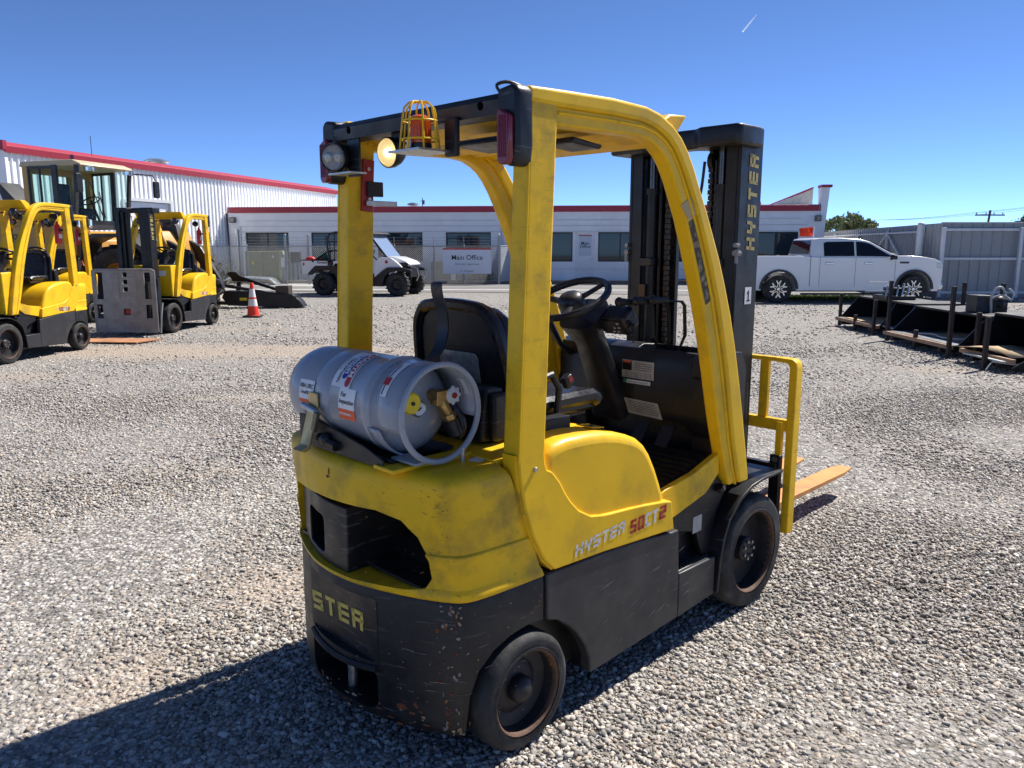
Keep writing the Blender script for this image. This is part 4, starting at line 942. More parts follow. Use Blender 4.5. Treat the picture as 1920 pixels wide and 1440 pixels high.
# strip what only belongs to the near machine's look, add what these have
for s in (-1, 1):
    b = MB()
    for k in range(9): b.box(-.058,-.050,s*.450,s*.497,1.56+.02*k-.0,1.568+.02*k, M=None)
    MB().prism([(-.05,1.55),(-.03,1.75),(-.018,1.75),(-.038,1.55)], 'y', s*.435, s*.498).build("tail_strip", BLK, FA)
MB().prism([(1.16,.62),(1.16,1.15),(1.19,1.17),(1.42,1.16),(1.42,.62)], 'y', -.455, .455).build("yellow_cowl", YEL, FA, bevel=.015)
MB().box(1.421,1.424,.10,.36,.98,1.07).build("cowl_label", WHT, FA)
ex = thing_part("extinguisher", FA)
MB().lathe([(.001,0),(.04,.005),(.045,.03),(.045,.24),(.02,.28),(.015,.31),(.001,.32)], 14, 'z', (.13,.37,1.52)).build("bottle", mat("extinguisher_red", (.55,.03,.03), .35, var=.05), ex)
MB().box(.10,.16,.34,.415,1.60,1.66).build("bottle_label", WHT, ex)
MB().box(.05,.16,.40,.43,1.70,1.73).build("bottle_clip", BLK, ex)
for yy in (-.33, .33): 
    lamp_at("front_lamp", (.93,yy,1.93), (1,0,-.1), .055, .08, GLASSL, FA); lamp_at("rear_lamp", (.02,yy*.8,1.90), (-1,.1,-.1), .05, .07, GLASSL, FA)
MB().lathe([(.04,0),(.04,.01),(.03,.02),(.001,.02)], 12, 'z', (.8,-.3,2.09)).build("beacon_base", BLK, FA)
SC = 1.08
FB = copy_tree(FA); FB["label"] = "yellow forklift at the left edge of the photo, nearest of the parked three"
FC = copy_tree(FA); FC["label"] = "yellow forklift half hidden between two others, black seat showing behind its neighbour"
for o_ in (FA, FB, FC): o_["group"] = "forklifts parked in a row on the left"
place(FA, (-6.33,14.82), (-6.19,16.46), SC); place(FB, (-6.93,10.82), (-6.78,12.41), SC); place(FC, (-9.05,15.3), (-8.90,16.85), SC)
build_mast(FA, True)
build_mast(FB, False)
# push-pull clamp on A
cl = thing_part("clamp", FA)
CLP = mat("clamp_steel", (.27,.265,.25), .45, metal=.5, var=.25, vs=6, dirt=(.10,.09,.08), dirt_amt=.6, scr=(.5,.5,.48), scr_amt=.4)
o = MB().box(2.06,2.09,-.55,.50,.06,1.10).build("face_plate", CLP, cl)
cs = []
for (ya, yb, za, zb) in ((-.04,.04,.99,1.06),(-.04,.04,.87,.94),(-.04,.04,.75,.82),(-.06,.06,.36,.46),(-.50,-.39,.62,1.06),(.33,.44,.62,1.06),(-.52,-.42,.30,.53),(.33,.44,.30,.53),(-.16,-.14,.86,.97),(.13,.15,.86,.97)):
    c = MB(); c.box(2.0,2.2,ya,yb,za,zb); cs.append(c)
carve(o, cs, .006)
for y in (-.155, .145): MB().prism(rrect(y-.06,y+.06,.60,1.05,.01), 'x', 2.088, 2.094).prism(rrect(y-.05,y+.05,.61,1.04,.01), 'x', 2.09, 2.097).build("slide_plate", CLP, cl, bevel=.002)
MB().tube([(2.08,-.56,.08),(2.08,-.56,1.09),(2.08,-.50,1.11),(2.08,.46,1.11),(2.08,.51,1.09),(2.08,.51,.08)], .018, 8).build("edge_frame", CLP, cl)
MB().box(2.0,2.06,-.05,.05,.37,.45).build("inner_red_block", REDP, cl)
MB().box(1.80,2.05,-.38,-.30,.25,.9).box(1.80,2.05,.30,.38,.25,.9).box(1.74,1.82,-.42,.42,.2,.95).tube([(1.85,.44,.15),(1.95,.46,.5),(1.85,.42,.8)], .03, 8).build("clamp_body", MAST, cl)
MB().tube([(2.02,.52,.05),(1.98,.53,.35),(1.90,.52,.55)], .02, 6).build("clamp_strut", CLP, cl)
# carriage seen on B (partly outside the frame)
tag(MB().add([(-8.0,13.2,.02),(-6.25,13.05,.02),(-6.05,13.6,.02),(-7.9,13.75,.02),(-8.0,13.2,.036),(-6.25,13.05,.036),(-6.05,13.6,.036),(-7.9,13.75,.036)], [(0,3,2,1),(4,5,6,7),(0,1,5,4),(1,2,6,5),(2,3,7,6),(3,0,4,7)]).build("steel_plate", mat("rusty_plate", (.42,.20,.10), .7, var=.25, vs=4, dirt=(.2,.09,.05), dirt_amt=.7), smooth=False), "rust orange steel plate lying on the gravel under the clamp", "steel plate")

# ================================================================== traffic cone
CN = thing("traffic_cone", "orange traffic cone with two white reflective bands", "traffic cone", (-5.93,18.1,0))
CO = mat("cone_orange", (.80,.045,.02), .5, var=.05)
MB().prism(rrect(-.20,.20,-.20,.20,.05), 'z', .012, .045).build("base", RUB, CN, bevel=.008)
MB().lathe([(.150,.045),(.150,.052),(.135,.055),(.105,.26)], 28).build("cone_skirt", CO, CN)
MB().lathe([(.1055,.26),(.084,.42)], 28).build("reflective_band", WHT, CN)
MB().lathe([(.084,.42),(.078,.46)], 28).build("cone_ring", CO, CN)
MB().lathe([(.078,.46),(.052,.65)], 28).build("reflective_band", WHT, CN)
MB().lathe([(.052,.65),(.038,.76),(.030,.785),(.001,.79)], 28).build("cone_tip", CO, CN)

# ================================================================== black boom attachment
BM = thing("boom_attachment", "black steel boom attachment with lattice arms lying on the gravel", "attachment", (-7.75,20.9,0), R(-3)); BM.scale = (1,1,.66)
MB().prism([(.3,.10),(1.9,.02),(2.15,.02),(2.30,.06),(2.20,.30),(2.0,.56),(1.5,.60),(.9,.66),(.2,.68),(.12,.40)], 'y', -.06, .30).build("main_beam", BLK, BM, bevel=.01)
MB().prism([(-.4,.15),(.3,.12),(.9,.22),(.2,.25),(-.4,.28)], 'y', -.10, .25).build("lower_rail", BLK, BM, bevel=.006)
MB().prism([(-.3,1.12),(-.15,1.05),(1.75,.55),(1.6,.50),(-.25,.93)], 'y', -.08, .0).build("front_brace", BLK, BM, bevel=.006)
MB().prism([(.05,1.30),(.12,1.40),(.30,1.40),(.42,1.24),(.6,1.15),(1.75,.56),(1.55,.56),(.6,1.0),(.20,1.02),(.15,1.18)], 'y', .50, .58).build("rear_brace", BLK, BM, bevel=.008)
MB().prism([(.1,.64),(-.05,1.0),(.05,1.02),(.2,.68)], 'y', .0, .06).prism([(.3,.66),(.34,1.0),(.44,1.0),(.42,.66)], 'y', .45, .52).build("strut", BLK, BM, bevel=.005)
MB().box(1.55,1.90,-.02,.30,.50,.88).build("hook_block", mat("brown_steel", (.06,.045,.035), .6, var=.3, dirt=(.12,.07,.05)), BM, bevel=.01)
MB().box(.60,.80,-.064,-.0605,.30,.41).build("yellow_sticker", YWARN, BM)
MB().box(1.93,1.95,-.07,.31,.03,.56).box(2.08,2.10,-.07,.31,.03,.50).build("end_plate", BLK, BM, bevel=.004)
b = MB()
for x in (2.0, 1.87): b.lathe([(.018,-.068),(.001,-.068)], 10, 'y', (x,0,.33))
b.build("bolt_hole", INK, BM)
SH = thing("metal_sheet", "bright bent metal sheet on the ground near the transformer box", "metal sheet", (-12.0,33.0,.03), 0)
MB().prism([(0,.02),(.4,.30),(1.0,.34),(1.9,.30),(2.1,.26),(2.35,.02),(2.33,.0),(2.05,.22),(1.0,.30),(.4,.26),(.02,0)], 'y', -.5, .3).build("sheet", mat("galvanised", (.6,.62,.63), .3, metal=.7, var=.1), SH)
TP = thing("tarp_pile", "crumpled white and tan tarpaulin heap beside the black boom", "tarpaulin", (-8.35,21.6,.0), 0)
b = MB(); b.ball((0,0,.55), .5, 16, 10, (1.1,.6,.62))
for i in range(len(b.v)): q = Vector(b.v[i]); b.v[i] = tuple(q*(1+.12*noise.noise(q*5)))
b.box(-.5,.5,-.3,.3,0,.5); b.build("tarp", mat("tarp_white", (.5,.47,.42), .6, var=.3, vs=3, dirt=(.35,.2,.12), dirt_amt=.8), TP)

# ================================================================== wheel loader
LD = thing("wheel_loader", "orange wheel loader with a tall glass cab behind the parked forklifts", "wheel loader", (-8.45,19.1,0), R(-16), scale=1.03)
LO = mat("loader_orange", (.52,.25,.035), .45, var=.08, vs=2, dirt=(.2,.12,.05), dirt_amt=.4); LT = mat("loader_tan", (.50,.29,.085), .5, var=.06); LTR = mat("loader_roof", (.50,.40,.25), .5, var=.06)
DG = mat("dark_grey_steel", (.035,.035,.037), .5, var=.2)
GL = mat("cab_glass", (.66,.84,.80), .02, var=0, trans=1, ior=1.12)
def loader_wheel(x, y):
    w_ = thing_part("wheel", LD, (x, y, .78)); s = -1 if y < 0 else 1
    b = MB(); b.lathe([(.42,-.24),(.60,-.29),(.72,-.28),(.77,-.2),(.775,0),(.77,.2),(.72,.28),(.60,.29),(.42,.24)], 40, 'y'); b.build("tyre", RUB, w_, ang=50)
    t = MB()
    for k in range(22):
        a = 360*k/22
        for sg in (-1, 1):
            M = Matrix.Rotation(R(a+(8 if sg > 0 else 0)), 4, 'Y') @ Matrix.Rotation(R(28*sg), 4, 'Z')
            t.box(-.045,.045,min(0,sg*.27),max(0,sg*.27),.755,.815, M=M)
    t.build("tread_lugs", RUB, w_, smooth=False)
    MB().lathe([(.43,s*.22),(.40,s*.24),(.37,s*.10),(.2,s*.06),(.18,s*.16),(.001,s*.17)], 28, 'y').build("rim", LO, w_)
    return w_
for x in (0, -3.3):
    for y in (-1.08, 1.08): loader_wheel(x, y)
MB().prism([(-.6,.9),(-.6,1.5),(-.2,1.9),(.5,1.9),(.75,1.4),(.75,.8),(.3,.5),(-.4,.5)], 'y', -.5, .5).build("front_frame", LO, LD, bevel=.04)
MB().prism([(-4.9,.9),(-4.9,1.9),(-4.4,2.15),(-3.0,2.2),(-2.95,1.9),(-1.45,1.9),(-1.0,1.7),(-.9,1.2),(-1.2,.8),(-4.6,.7)], 'y', -.72, .72).build("rear_frame", LO, LD, bevel=.05)
MB().prism([(-5.0,1.8),(-5.0,2.2),(-4.6,2.45),(-3.1,2.5),(-3.0,2.2),(-3.0,1.8)], 'y', -.62, .62).build("engine_hood", DG, LD, bevel=.05)
MB().prism([(-4.0,2.45),(-4.25,3.05),(-4.15,3.07),(-3.55,2.5)], 'y', -.3, .3).build("air_intake", DG, LD, bevel=.03)
MB().tube([(-4.5,-.85,1.9),(-4.5,-.85,2.8),(-4.3,-.85,2.9),(-4.0,-.85,2.9),(-3.85,-.85,2.8),(-3.85,-.85,1.9)], .025, 6).build("handrail", mat("rail_red", (.4,.04,.03), .5), LD)
for (x, z) in ((-2.2,1.2),(-1.25,1.15)): MB().tube(spline([(x,-1.0,z+.35),(x+.1,-1.0,z+.42),(x+.18,-1.0,z+.3),(x+.15,-1.0,z),(x+.05,-1.0,z),(x,-1.0,z+.35)], 3), .022, 6).build("red_handle", MATS["rail_red"], LD)
MB().box(-3.1,-1.2,-1.12,-.72,1.35,2.02).build("side_tank", LO, LD, bevel=.03)
MB().box(-3.1,-1.2,-1.15,-.80,.95,1.30).build("step_box", DG, LD, bevel=.02)
MB().box(-3.02,-2.55,-1.126,-1.121,1.55,1.92).build("door_sign", LT, LD)
g = font_geo("ROMCO", .17, bold=.006); letters("lettering", g, lambda u, v: (-2.78+u*.8, -1.1285, 1.76+v), INK, LD)
g = font_geo("EQUIPMENT", .06, bold=.001); letters("lettering", g, lambda u, v: (-2.78+u*.9, -1.1285, 1.635+v), INK, LD)
# cab
cab = thing_part("cab", LD)
cx0, cx1 = -2.80, -1.50
def post(p, q, w_=.05, m=LT, nm="cab_post"): MB().tube([p, q], w_, 4).build(nm, m, cab, smooth=False)
MB().prism([(cx0-.15,3.34),(cx0-.1,3.46),(cx1+.05,3.47),(cx1+.28,3.38),(cx1+.28,3.33)], 'y', -.80, .80).build("roof", LTR, cab, bevel=.03)
MB().box(cx0-.06,cx0+.12,-.80,.80,2.0,2.42).box(cx0-.06,cx0+.12,-.80,-.70,2.42,3.34).box(cx0-.06,cx0+.12,.70,.80,2.42,3.34).box(cx0-.06,cx0+.12,-.70,.70,3.2,3.34).build("rear_wall_frame", LT, cab)
MB().box(cx0,cx0+.01,-.70,.70,2.42,3.2).build("rear_glass", GL, cab)
o = cab.children[-1]
MB().box(cx0,cx1,-.80,.80,1.95,2.15).build("cab_sill", DG, cab)
for s in (-1, 1):
    MB().box(cx0+.78,cx0+.93,s*.80-.03,s*.80+.03,2.1,3.36).build("door_pillar", DG, cab, bevel=.01)
    MB().prism([(cx1,2.1),(cx1+.06,2.1),(cx1+.22,3.35),(cx1+.14,3.35)], 'y', s*.80-.04, s*.80+.04).build("front_pillar", DG, cab)
    MB().box(cx0+.14,cx0+.76,s*.80-.004,s*.80+.004,2.15,3.33).build("side_glass", GL, cab)
    MB().add([(cx0+.93,s*.80,2.15),(cx1+.02,s*.80,2.15),(cx1+.15,s*.80,3.33),(cx0+.93,s*.80,3.33)], [(0,1,2,3)]).build("door_glass", GL, cab)
    MB().box(cx0+.10,cx0+.78,s*.80-.02,s*.80+.02,2.12,2.17).box(cx0+.10,cx0+.78,s*.80-.02,s*.80+.02,3.28,3.34).box(cx0+.42,cx0+.455,s*.80-.02,s*.80+.02,2.15,3.3).box(cx0+.10,cx0+.14,s*.80-.02,s*.80+.02,2.15,3.3).build("window_frame", DG, cab)
MB().add([(cx1+.03,-.78,2.12),(cx1+.03,.78,2.12),(cx1+.19,.78,3.33),(cx1+.19,-.78,3.33)], [(0,1,2,3)]).build("windscreen", GL, cab)
MB().tube([(cx1+.06,0,2.2),(cx1+.17,-.45,3.0)], .012, 5).tube([(cx1+.06,.05,2.2),(cx1+.17,-.2,2.8)], .012, 5).build("wiper", BLK, cab)
MB().box(cx0+.35,cx0+.8,-.25,.25,2.15,2.45).box(cx0+.28,cx0+.42,-.25,.25,2.4,3.0).build("seat", VINYL, cab, bevel=.04)
MB().tube([(cx1-.35+.2*math.cos(a), .2*math.sin(a), 2.62+.08*math.cos(a)) for a in [2*PI*k/16 for k in range(16)]], .016, 6, closed=True).tube([(cx1-.35,0,2.62),(cx1-.1,0,2.15)], .03, 6).build("steering_wheel", PLAS, cab)
for s in (-1, 1):
    MB().tube([(cx1+.2,s*.8,3.28),(cx1+.55,s*1.15,3.26),(cx1+.6,s*1.2,3.1)], .018, 6).build("mirror_arm", BLK, cab)
    MB().prism(rrect(s*1.2-.09,s*1.2+.09,2.72,3.12,.04), 'x', cx1+.56, cx1+.62).build("mirror", BLK, cab, bevel=.01)
for y in (-.6, .6): MB().box(cx1+.3,cx1+.4,y-.08,y+.08,3.22,3.33).build("cab_lamp", GLASSL, cab, bevel=.01)
MB().lathe([(.08,3.47),(.08,3.50),(.06,3.51),(.055,3.6),(.001,3.63)], 14, 'z', (cx0+1.0,-.4,0)).build("beacon", REDLENS, cab)
MB().prism([(-.9,1.25),(-.85,1.7),(-.5,1.83),(.3,1.83),(.75,1.55),(.95,1.15),(.9,1.12),(.68,1.48),(.28,1.75),(-.45,1.75),(-.8,1.62),(-.85,1.25)], 'y', -1.40, -.80).build("mudguard", DG, LD, bevel=.01)
for y in (-.95, .95):
    MB().box(-1.15,-1.0,y-.13,y+.13,1.95,2.15).build("head_lamp", GLASSL, LD, bevel=.02); MB().box(-1.2,-1.02,y-.06,y+.06,1.6,1.98).build("lamp_arm", LO, LD)
for y in (-.38, .38): MB().prism([(-.3,1.6),(-.35,1.85),(0,1.98),(.9,1.55),(1.35,.85),(1.45,.6),(1.25,.6),(1.1,.85),(.7,1.35)], 'y', y-.06, y+.06).build("lift_arm", BLK, LD, bevel=.01)
MB().prism([(.1,2.1),(.4,2.25),(.6,2.0),(.75,1.3),(.6,1.2),(.3,1.8)], 'y', -.07, .07).tube([(-.5,0,1.75),(.3,0,2.15)], .06, 8).tube([(.65,0,1.25),(1.6,0,.75)], .05, 8).build("tilt_linkage", DG, LD)
MB().tube([(-1.2,-.95,1.3),(-1.2,-.95,.8)], .02, 6).build("ladder_rail", DG, LD)

# ================================================================== utility vehicle
UV = thing("utility_vehicle", "white and black utility vehicle with a red extinguisher and tools in its bed", "utility vehicle", (-6.05,27.05,0), R(-13), scale=1.10)
WP = mat("white_body_paint", (.76,.76,.75), .28, var=0, coat=.6); UG = mat("windscreen_glass", (.25,.32,.42), .05, var=0, spec=1.0, coat=1)
def uwheel(x, y):
    w_ = thing_part("wheel", UV, (x, y, .34)); s = -1 if y < 0 else 1
    MB().lathe([(.17,-.12),(.29,-.13),(.335,-.1),(.34,0),(.335,.1),(.29,.13),(.17,.12)], 28, 'y').build("tyre", RUB, w_)
    t = MB()
    for k in range(20):
        M = Matrix.Rotation(2*PI*k/20, 4, 'Y'); t.box(-.022,.022,-.125+(k % 2)*.06,.065+(k % 2)*.06,.33,.358, M=M)
    t.build("tread_lugs", RUB, w_, smooth=False)
    MB().lathe([(.175,s*.10),(.16,s*.12),(.13,s*.07),(.06,s*.07),(.05,s*.11),(.001,s*.11)], 20, 'y').build("rim", RIM, w_)
for x in (0, 2.35):
    for y in (-.66, .66): uwheel(x, y)
for s in (-1, 1):
    MB().prism([(-.70,.62),(-.72,1.02),(.15,1.02),(.15,.86),(-.25,.86),(-.42,.70),(-.50,.62)], 'y', s*.70, s*.72).prism([(.34,.86),(.34,1.02),(.75,1.02),(.75,.93),(.70,.93),(.60,.86),(.52,.95),(.38,.95)], 'y', s*.70, s*.72).build("bed_side_panel", WP, UV, bevel=.005)
    MB().prism([(-.52,.62),(-.40,.75),(-.25,.88),(.55,.88),(.62,.80),(.75,.5),(.95,.3),(.6,.3),(.45,.45),(.38,.62),(.2,.75),(-.15,.75),(-.38,.60)], 'y', s*.66, s*.735).build("rear_fender", PLAS, UV, bevel=.01)
    MB().prism([(1.60,.30),(1.75,.50),(1.85,.70),(2.05,.84),(2.5,.84),(2.78,.78),(2.80,.72),(2.6,.72),(2.35,.74),(2.1,.70),(1.96,.55),(1.90,.35),(1.85,.28)], 'y', s*.60, s*.76).build("front_fender", PLAS, UV, bevel=.01)
    MB().prism([(1.62,.55),(1.66,.98),(1.80,1.14),(2.15,1.12),(2.35,.98),(2.5,.84),(2.05,.84),(1.88,.74)], 'y', s*.58, s*.70).build("front_side_panel", WP, UV, bevel=.01)
    # roll cage
    MB().tube(spline([(.20,s*.62,.95),(.12,s*.62,1.45),(.18,s*.60,1.78),(.35,s*.58,1.84),(1.45,s*.58,1.86)], 4), .03, 6).tube([(1.40,s*.58,1.86),(2.0,s*.60,1.12)], .032, 6).tube([(.80,s*.62,.9),(.78,s*.60,1.5),(.80,s*.58,1.84)], .028, 6).build("roll_cage_side", BLK, UV)
    MB().box(.9,1.9,s*.56-.1,s*.56+.1,.28,.36).build("sill", PLAS, UV)
    MB().lathe([(.05,s*.705),(.001,s*.72)], 14, 'y', (2.02,0,1.0)).build("side_decal", REDS, UV)
    MB().tube([(2.6,s*.35,.85),(2.84,s*.35,.8),(2.88,s*.33,.6),(2.8,s*.3,.45)], .025, 6).build("bull_bar", STEEL, UV)
    MB().box(2.30,2.62,s*.42-.14,s*.42+.14,.86,.98).build("head_lamp", PLAS, UV, bevel=.03)
MB().box(-.72,.75,-.70,.70,.92,1.0).box(-.74,-.70,-.70,.70,.62,1.06).build("cargo_bed", PLAS, UV, bevel=.008)
MB().box(-.743,-.738,-.62,.62,.72,.98).build("tailgate_panel", WP, UV)
MB().prism([(1.95,1.16),(2.2,1.14),(2.55,1.02),(2.68,.92),(2.6,.86),(1.95,.95)], 'y', -.50, .50).build("bonnet", WP, UV, bevel=.03)
MB().box(.12,.16,-.5,.5,1.3,1.34).box(.13,.15,-.5,-.48,1.0,1.6).box(.13,.15,-.2,-.18,1.0,1.6).box(.13,.15,.1,.12,1.0,1.6).box(.12,.16,-.6,.6,1.58,1.61).tube([(.3,-.58,1.84),(.3,.58,1.84)], .028, 6).build("cage_screen", BLK, UV)
MB().box(.35,1.55,-.66,.66,1.85,1.89).build("roof", BLK, UV, bevel=.02)
MB().prism([(1.36,1.86),(1.48,1.90),(1.62,1.82),(1.50,1.76)], 'y', -.62, .62).build("roof_visor", DG, UV, bevel=.01)
MB().add([(1.50,-.56,1.76),(1.98,-.56,1.16),(1.98,.56,1.16),(1.50,.56,1.76)], [(0,1,2,3)]).build("windscreen", UG, UV)
MB().box(.55,.75,-.55,.55,1.0,1.45, M=rot('Y', -12, (.65,0,1))).box(.6,1.05,-.55,.55,.82,.95).build("bench_seat", mat("seat_grey", (.09,.09,.10), .6), UV, bevel=.03)
MB().tube([(1.35+.1*math.cos(a), -.25+.17*math.sin(a), 1.22+.12*math.cos(a)) for a in [2*PI*k/14 for k in range(14)]], .014, 6, closed=True).tube([(1.35,-.25,1.22),(1.6,-.25,1.0)], .02, 6).build("steering_wheel", PLAS, UV)
MB().box(-.3,2.4,-.40,.40,.32,.62).build("chassis", MAST, UV)
MB().lathe([(.06,1.90),(.06,1.93),(.045,1.94),(.04,2.0),(.001,2.01)], 12, 'z', (1.42,-.3,0)).build("roof_beacon", ORLENS, UV)
MB().box(2.50,2.66,-.4,.4,.55,.88).build("grille", PLAS, UV, bevel=.02)
g = font_geo("Kawasaki", .09, bold=.003); letters("lettering", g, lambda u, v: (-.02+u, -.7215, .975+v), INK, UV)
MB().box(-.66,-.60,-.7215,-.7205,.88,.97).build("bed_sticker", REDS, UV)
tag(MB().lathe([(.001,0),(.06,.01),(.07,.05),(.07,.38),(.03,.44),(.02,.5),(.001,.5)], 14, 'z', (-5.63,26.45,1.28)).build("extinguisher", MATS["extinguisher_red"]), "red fire extinguisher strapped upright behind the vehicle cab", "fire extinguisher")
tag(MB().ball((-6.28,26.75,1.22), .17, 14, 8, (1.1,.8,.8)).build("green_helmet", mat("green_plastic", (.02,.16,.07), .35)), "round green plastic item lying on tools in the bed", "container")
tag(MB().ball((-6.72,26.65,1.17), .12, 12, 8, (1.4,.9,.8)).cyl((-6.6,26.6,1.15),(-6.3,26.5,1.2),.03).build("red_tool", MATS["extinguisher_red"]), "red tool at the tail end of the vehicle bed", "tool")
tag(MB().box(-6.6,-5.95,26.35,26.9,1.08,1.16).tube([(-6.6,26.5,1.1),(-6.1,26.5,1.42),(-5.9,26.5,1.45)], .03, 6).build("black_toolbox", PLAS), "black tool case lying in the utility vehicle bed", "tool case")

# ================================================================== pickup truck
PK = thing("pickup_truck", "white crew cab pickup truck with a red flag above its bed", "pickup truck", (6.13,23.6,0))
PG = mat("tinted_glass", (.006,.008,.010), .04, var=0, spec=.5)
low = [(.05,.42),(.02,.60),(.03,1.28),(.10,1.33),(2.0,1.335),(2.6,1.30),(4.65,1.29),(4.83,1.335),(5.2,1.335),(5.52,1.305),(5.85,1.25),(6.02,1.17),(6.08,1.08),(6.10,.80),(6.06,.50),(6.0,.36)]
def arc(cx, r_, n=12): return [(cx + r_*math.cos(PI*k/n), .40 + r_*math.sin(PI*k/n)) for k in range(n+1)]
o = MB().prism([(.05,.36)] + low + [(6.0,.34)], 'y', -.98, .98).build("body", WP, PK)
c1 = MB(); c1.prism([(5.30+.50,.2)] + arc(5.30,.50) + [(5.30-.50,.2)], 'y', -1.2, 1.2)
c2 = MB(); c2.prism([(1.46+.50,.2)] + arc(1.46,.50) + [(1.46-.50,.2)], 'y', -1.2, 1.2)
c3 = MB(); c3.box(.12,2.27,-.86,.86,.85,1.5)
carve(o, [c1, c2, c3], .035)
bt = [(2.05,1.31),(4.78,1.31)]; rf = [(2.12,1.78),(2.45,1.83),(3.2,1.845),(3.75,1.80),(4.0,1.74)]
b = MB()
def ghoust(s): return [(2.33,s*.95,1.28),(4.86,s*.95,1.28),(4.05,s*.80,1.735),(3.78,s*.79,1.80),(3.2,s*.785,1.84),(2.62,s*.785,1.835),(2.42,s*.79,1.80)]
gv = ghoust(-1)+ghoust(1); b.v = gv; b.f = [tuple(range(7)), tuple(range(13,6,-1))] + [(i, i+7, (i+1) % 7+7, (i+1) % 7) for i in range(7)]
b.build("cab", WP, PK, bevel=.03, seg=3)
def gy(z, off=.010): return .95-(z-1.28)/.52*.16 + off
for s in (-1, 1):
    for nm, pts in (("rear_door_window", [(2.72,1.325),(3.58,1.325),(3.58,1.735),(2.80,1.725),(2.72,1.69)]), ("front_door_window", [(3.64,1.325),(4.62,1.315),(4.56,1.36),(4.07,1.65),(3.90,1.71),(3.64,1.735)])):
        b = MB(); b.v = [(x, s*gy(z), z) for x, z in pts] + [(x, s*gy(z, -.01), z) for x, z in pts]; n = len(pts)
        b.f = [tuple(range(n)), tuple(range(2*n-1, n-1, -1))] + [(i, i+n, (i+1) % n+n, (i+1) % n) for i in range(n)]; b.build(nm, PG, PK)
    for x in (2.60, 3.61, 4.74): MB().box(x-.004,x+.004,s*.981-.003,s*.981+.003,.46,1.29).build("door_gap", DG, PK)
    for x in (2.75, 3.85): MB().box(x,x+.24,s*.985,s*1.012,1.10,1.15).build("door_handle", CHROME, PK, bevel=.01)
    for cx in (1.46, 5.30):
        A = arc(cx, .555, 16); B = arc(cx, .49, 16); MB().prism(A + B[::-1], 'y', s*.97, s*1.02).build("wheel_arch", DG, PK, bevel=.008)
    MB().box(2.1,4.65,s*.93,s*1.03,.24,.29).build("side_step", BLK, PK, bevel=.01)
    MB().box(4.55,4.68,s*1.02,s*1.22,1.24,1.36).box(4.58,4.64,s*.9,s*1.05,1.22,1.26).build("mirror", BLK, PK, bevel=.02)
    MB().box(4.552,4.60,s*1.03,s*1.21,1.29,1.37).build("mirror_cap", CHROME, PK, bevel=.01)
    MB().box(4.86,5.12,s*.985,s*.992,1.12,1.17).build("fender_badge", DG, PK, bevel=.01)
    MB().box(5.90,6.06,s*.70,s*.985,.98,1.14).build("head_lamp", mat("headlamp", (.5,.5,.52), .1, metal=.5), PK, bevel=.02)
    MB().box(4.05,4.55,s*.981,s*.984,.60,.63).build("door_badge", CHROME, PK)
    for cx in (1.46, 5.30):
        w_ = thing_part("wheel", PK, (cx, s*.86, .395)); w_.scale = (.94,1,.94)
        MB().lathe([(.28,-.13),(.38,-.14),(.415,-.11),(.42,0),(.415,.11),(.38,.14),(.28,.13)], 36, 'y').build("tyre", RUB, w_)
        MB().lathe([(.285,s*.125),(.27,s*.13),(.26,s*.08),(.05,s*.06),(.001,s*.06)], 32, 'y').build("rim", DG, w_)
        for k in range(6):
            a = 2*PI*k/6; M = Matrix.Rotation(a, 4, 'Y')
            MB().prism([(-.045,.05),(-.035,.16),(-.085,.255),(-.055,.268),(0,.19),(.055,.268),(.085,.255),(.035,.16),(.045,.05),(.02,.05),(.012,.15),(0,.165),(-.012,.15),(-.02,.05)], 'y', s*.10, s*.125, M=M).build("spoke", CHROME, w_)
        MB().lathe([(.045,s*.10),(.045,s*.13),(.001,s*.132)], 16, 'y').build("hub_cap", CHROME, w_)
MB().add([(2.318,-.80,1.38),(2.392,-.70,1.76),(2.392,.70,1.76),(2.318,.80,1.38)], [(0,1,2,3)]).build("rear_window", PG, PK)
for s in (-1, 1): MB().box(2.322,2.336,s*.981-.003,s*.981+.003,.48,1.33).build("bed_gap", DG, PK)
MB().prism([(5.98,.62),(6.0,1.0),(6.03,1.0),(6.02,.62)], 'y', -.97, .97).build("nose_trim", DG, PK)
MB().add([(4.80,-.84,1.345),(4.05,-.70,1.745),(4.05,.70,1.745),(4.80,.84,1.345)], [(0,1,2,3)]).build("windscreen", PG, PK)
for v_ in PK.children[-1].data.vertices: v_.co.z += .022; v_.co.x += .02
MB().box(5.98,6.16,-.96,.96,.38,.56).build("front_bumper", CHROME, PK, bevel=.04)
MB().box(6.05,6.12,-.66,.66,.66,1.12).build("grille", CHROME, PK, bevel=.03)
MB().box(-.06,.06,-.94,.94,.45,.62).build("rear_bumper", CHROME, PK, bevel=.03)
MB().box(.0,.03,-.98,-.86,.95,1.25).box(.0,.03,.86,.98,.95,1.25).build("tail_lamp", REDLENS, PK)
MB().box(.10,1.98,-.90,-.86,1.325,1.35).box(.10,1.98,.86,.90,1.325,1.35).build("bed_rail_cap", BLK, PK)
MB().box(.8,5.6,-.5,.5,.30,.55).build("chassis", MAST, PK)
FG = thing("safety_flag", "bright orange flag on a thin white pole over the pickup bed", "flag", (8.68,23.1,1.31))
MB().cyl((0,0,0),(-.01,0,.86),.014,8).build("pole", WHT, FG)
b = MB(); b.grid(lambda u, v: (-.02-.40*u, .04*math.sin(u*9+v*2)+.02*math.sin(v*8), .84-.03*u*1.4-.27*(1-.15*u)*v), 14, 6)
b.build("cloth", mat("flag_orange", (.85,.06,.015), .8, var=.1), FG, recalc=False)

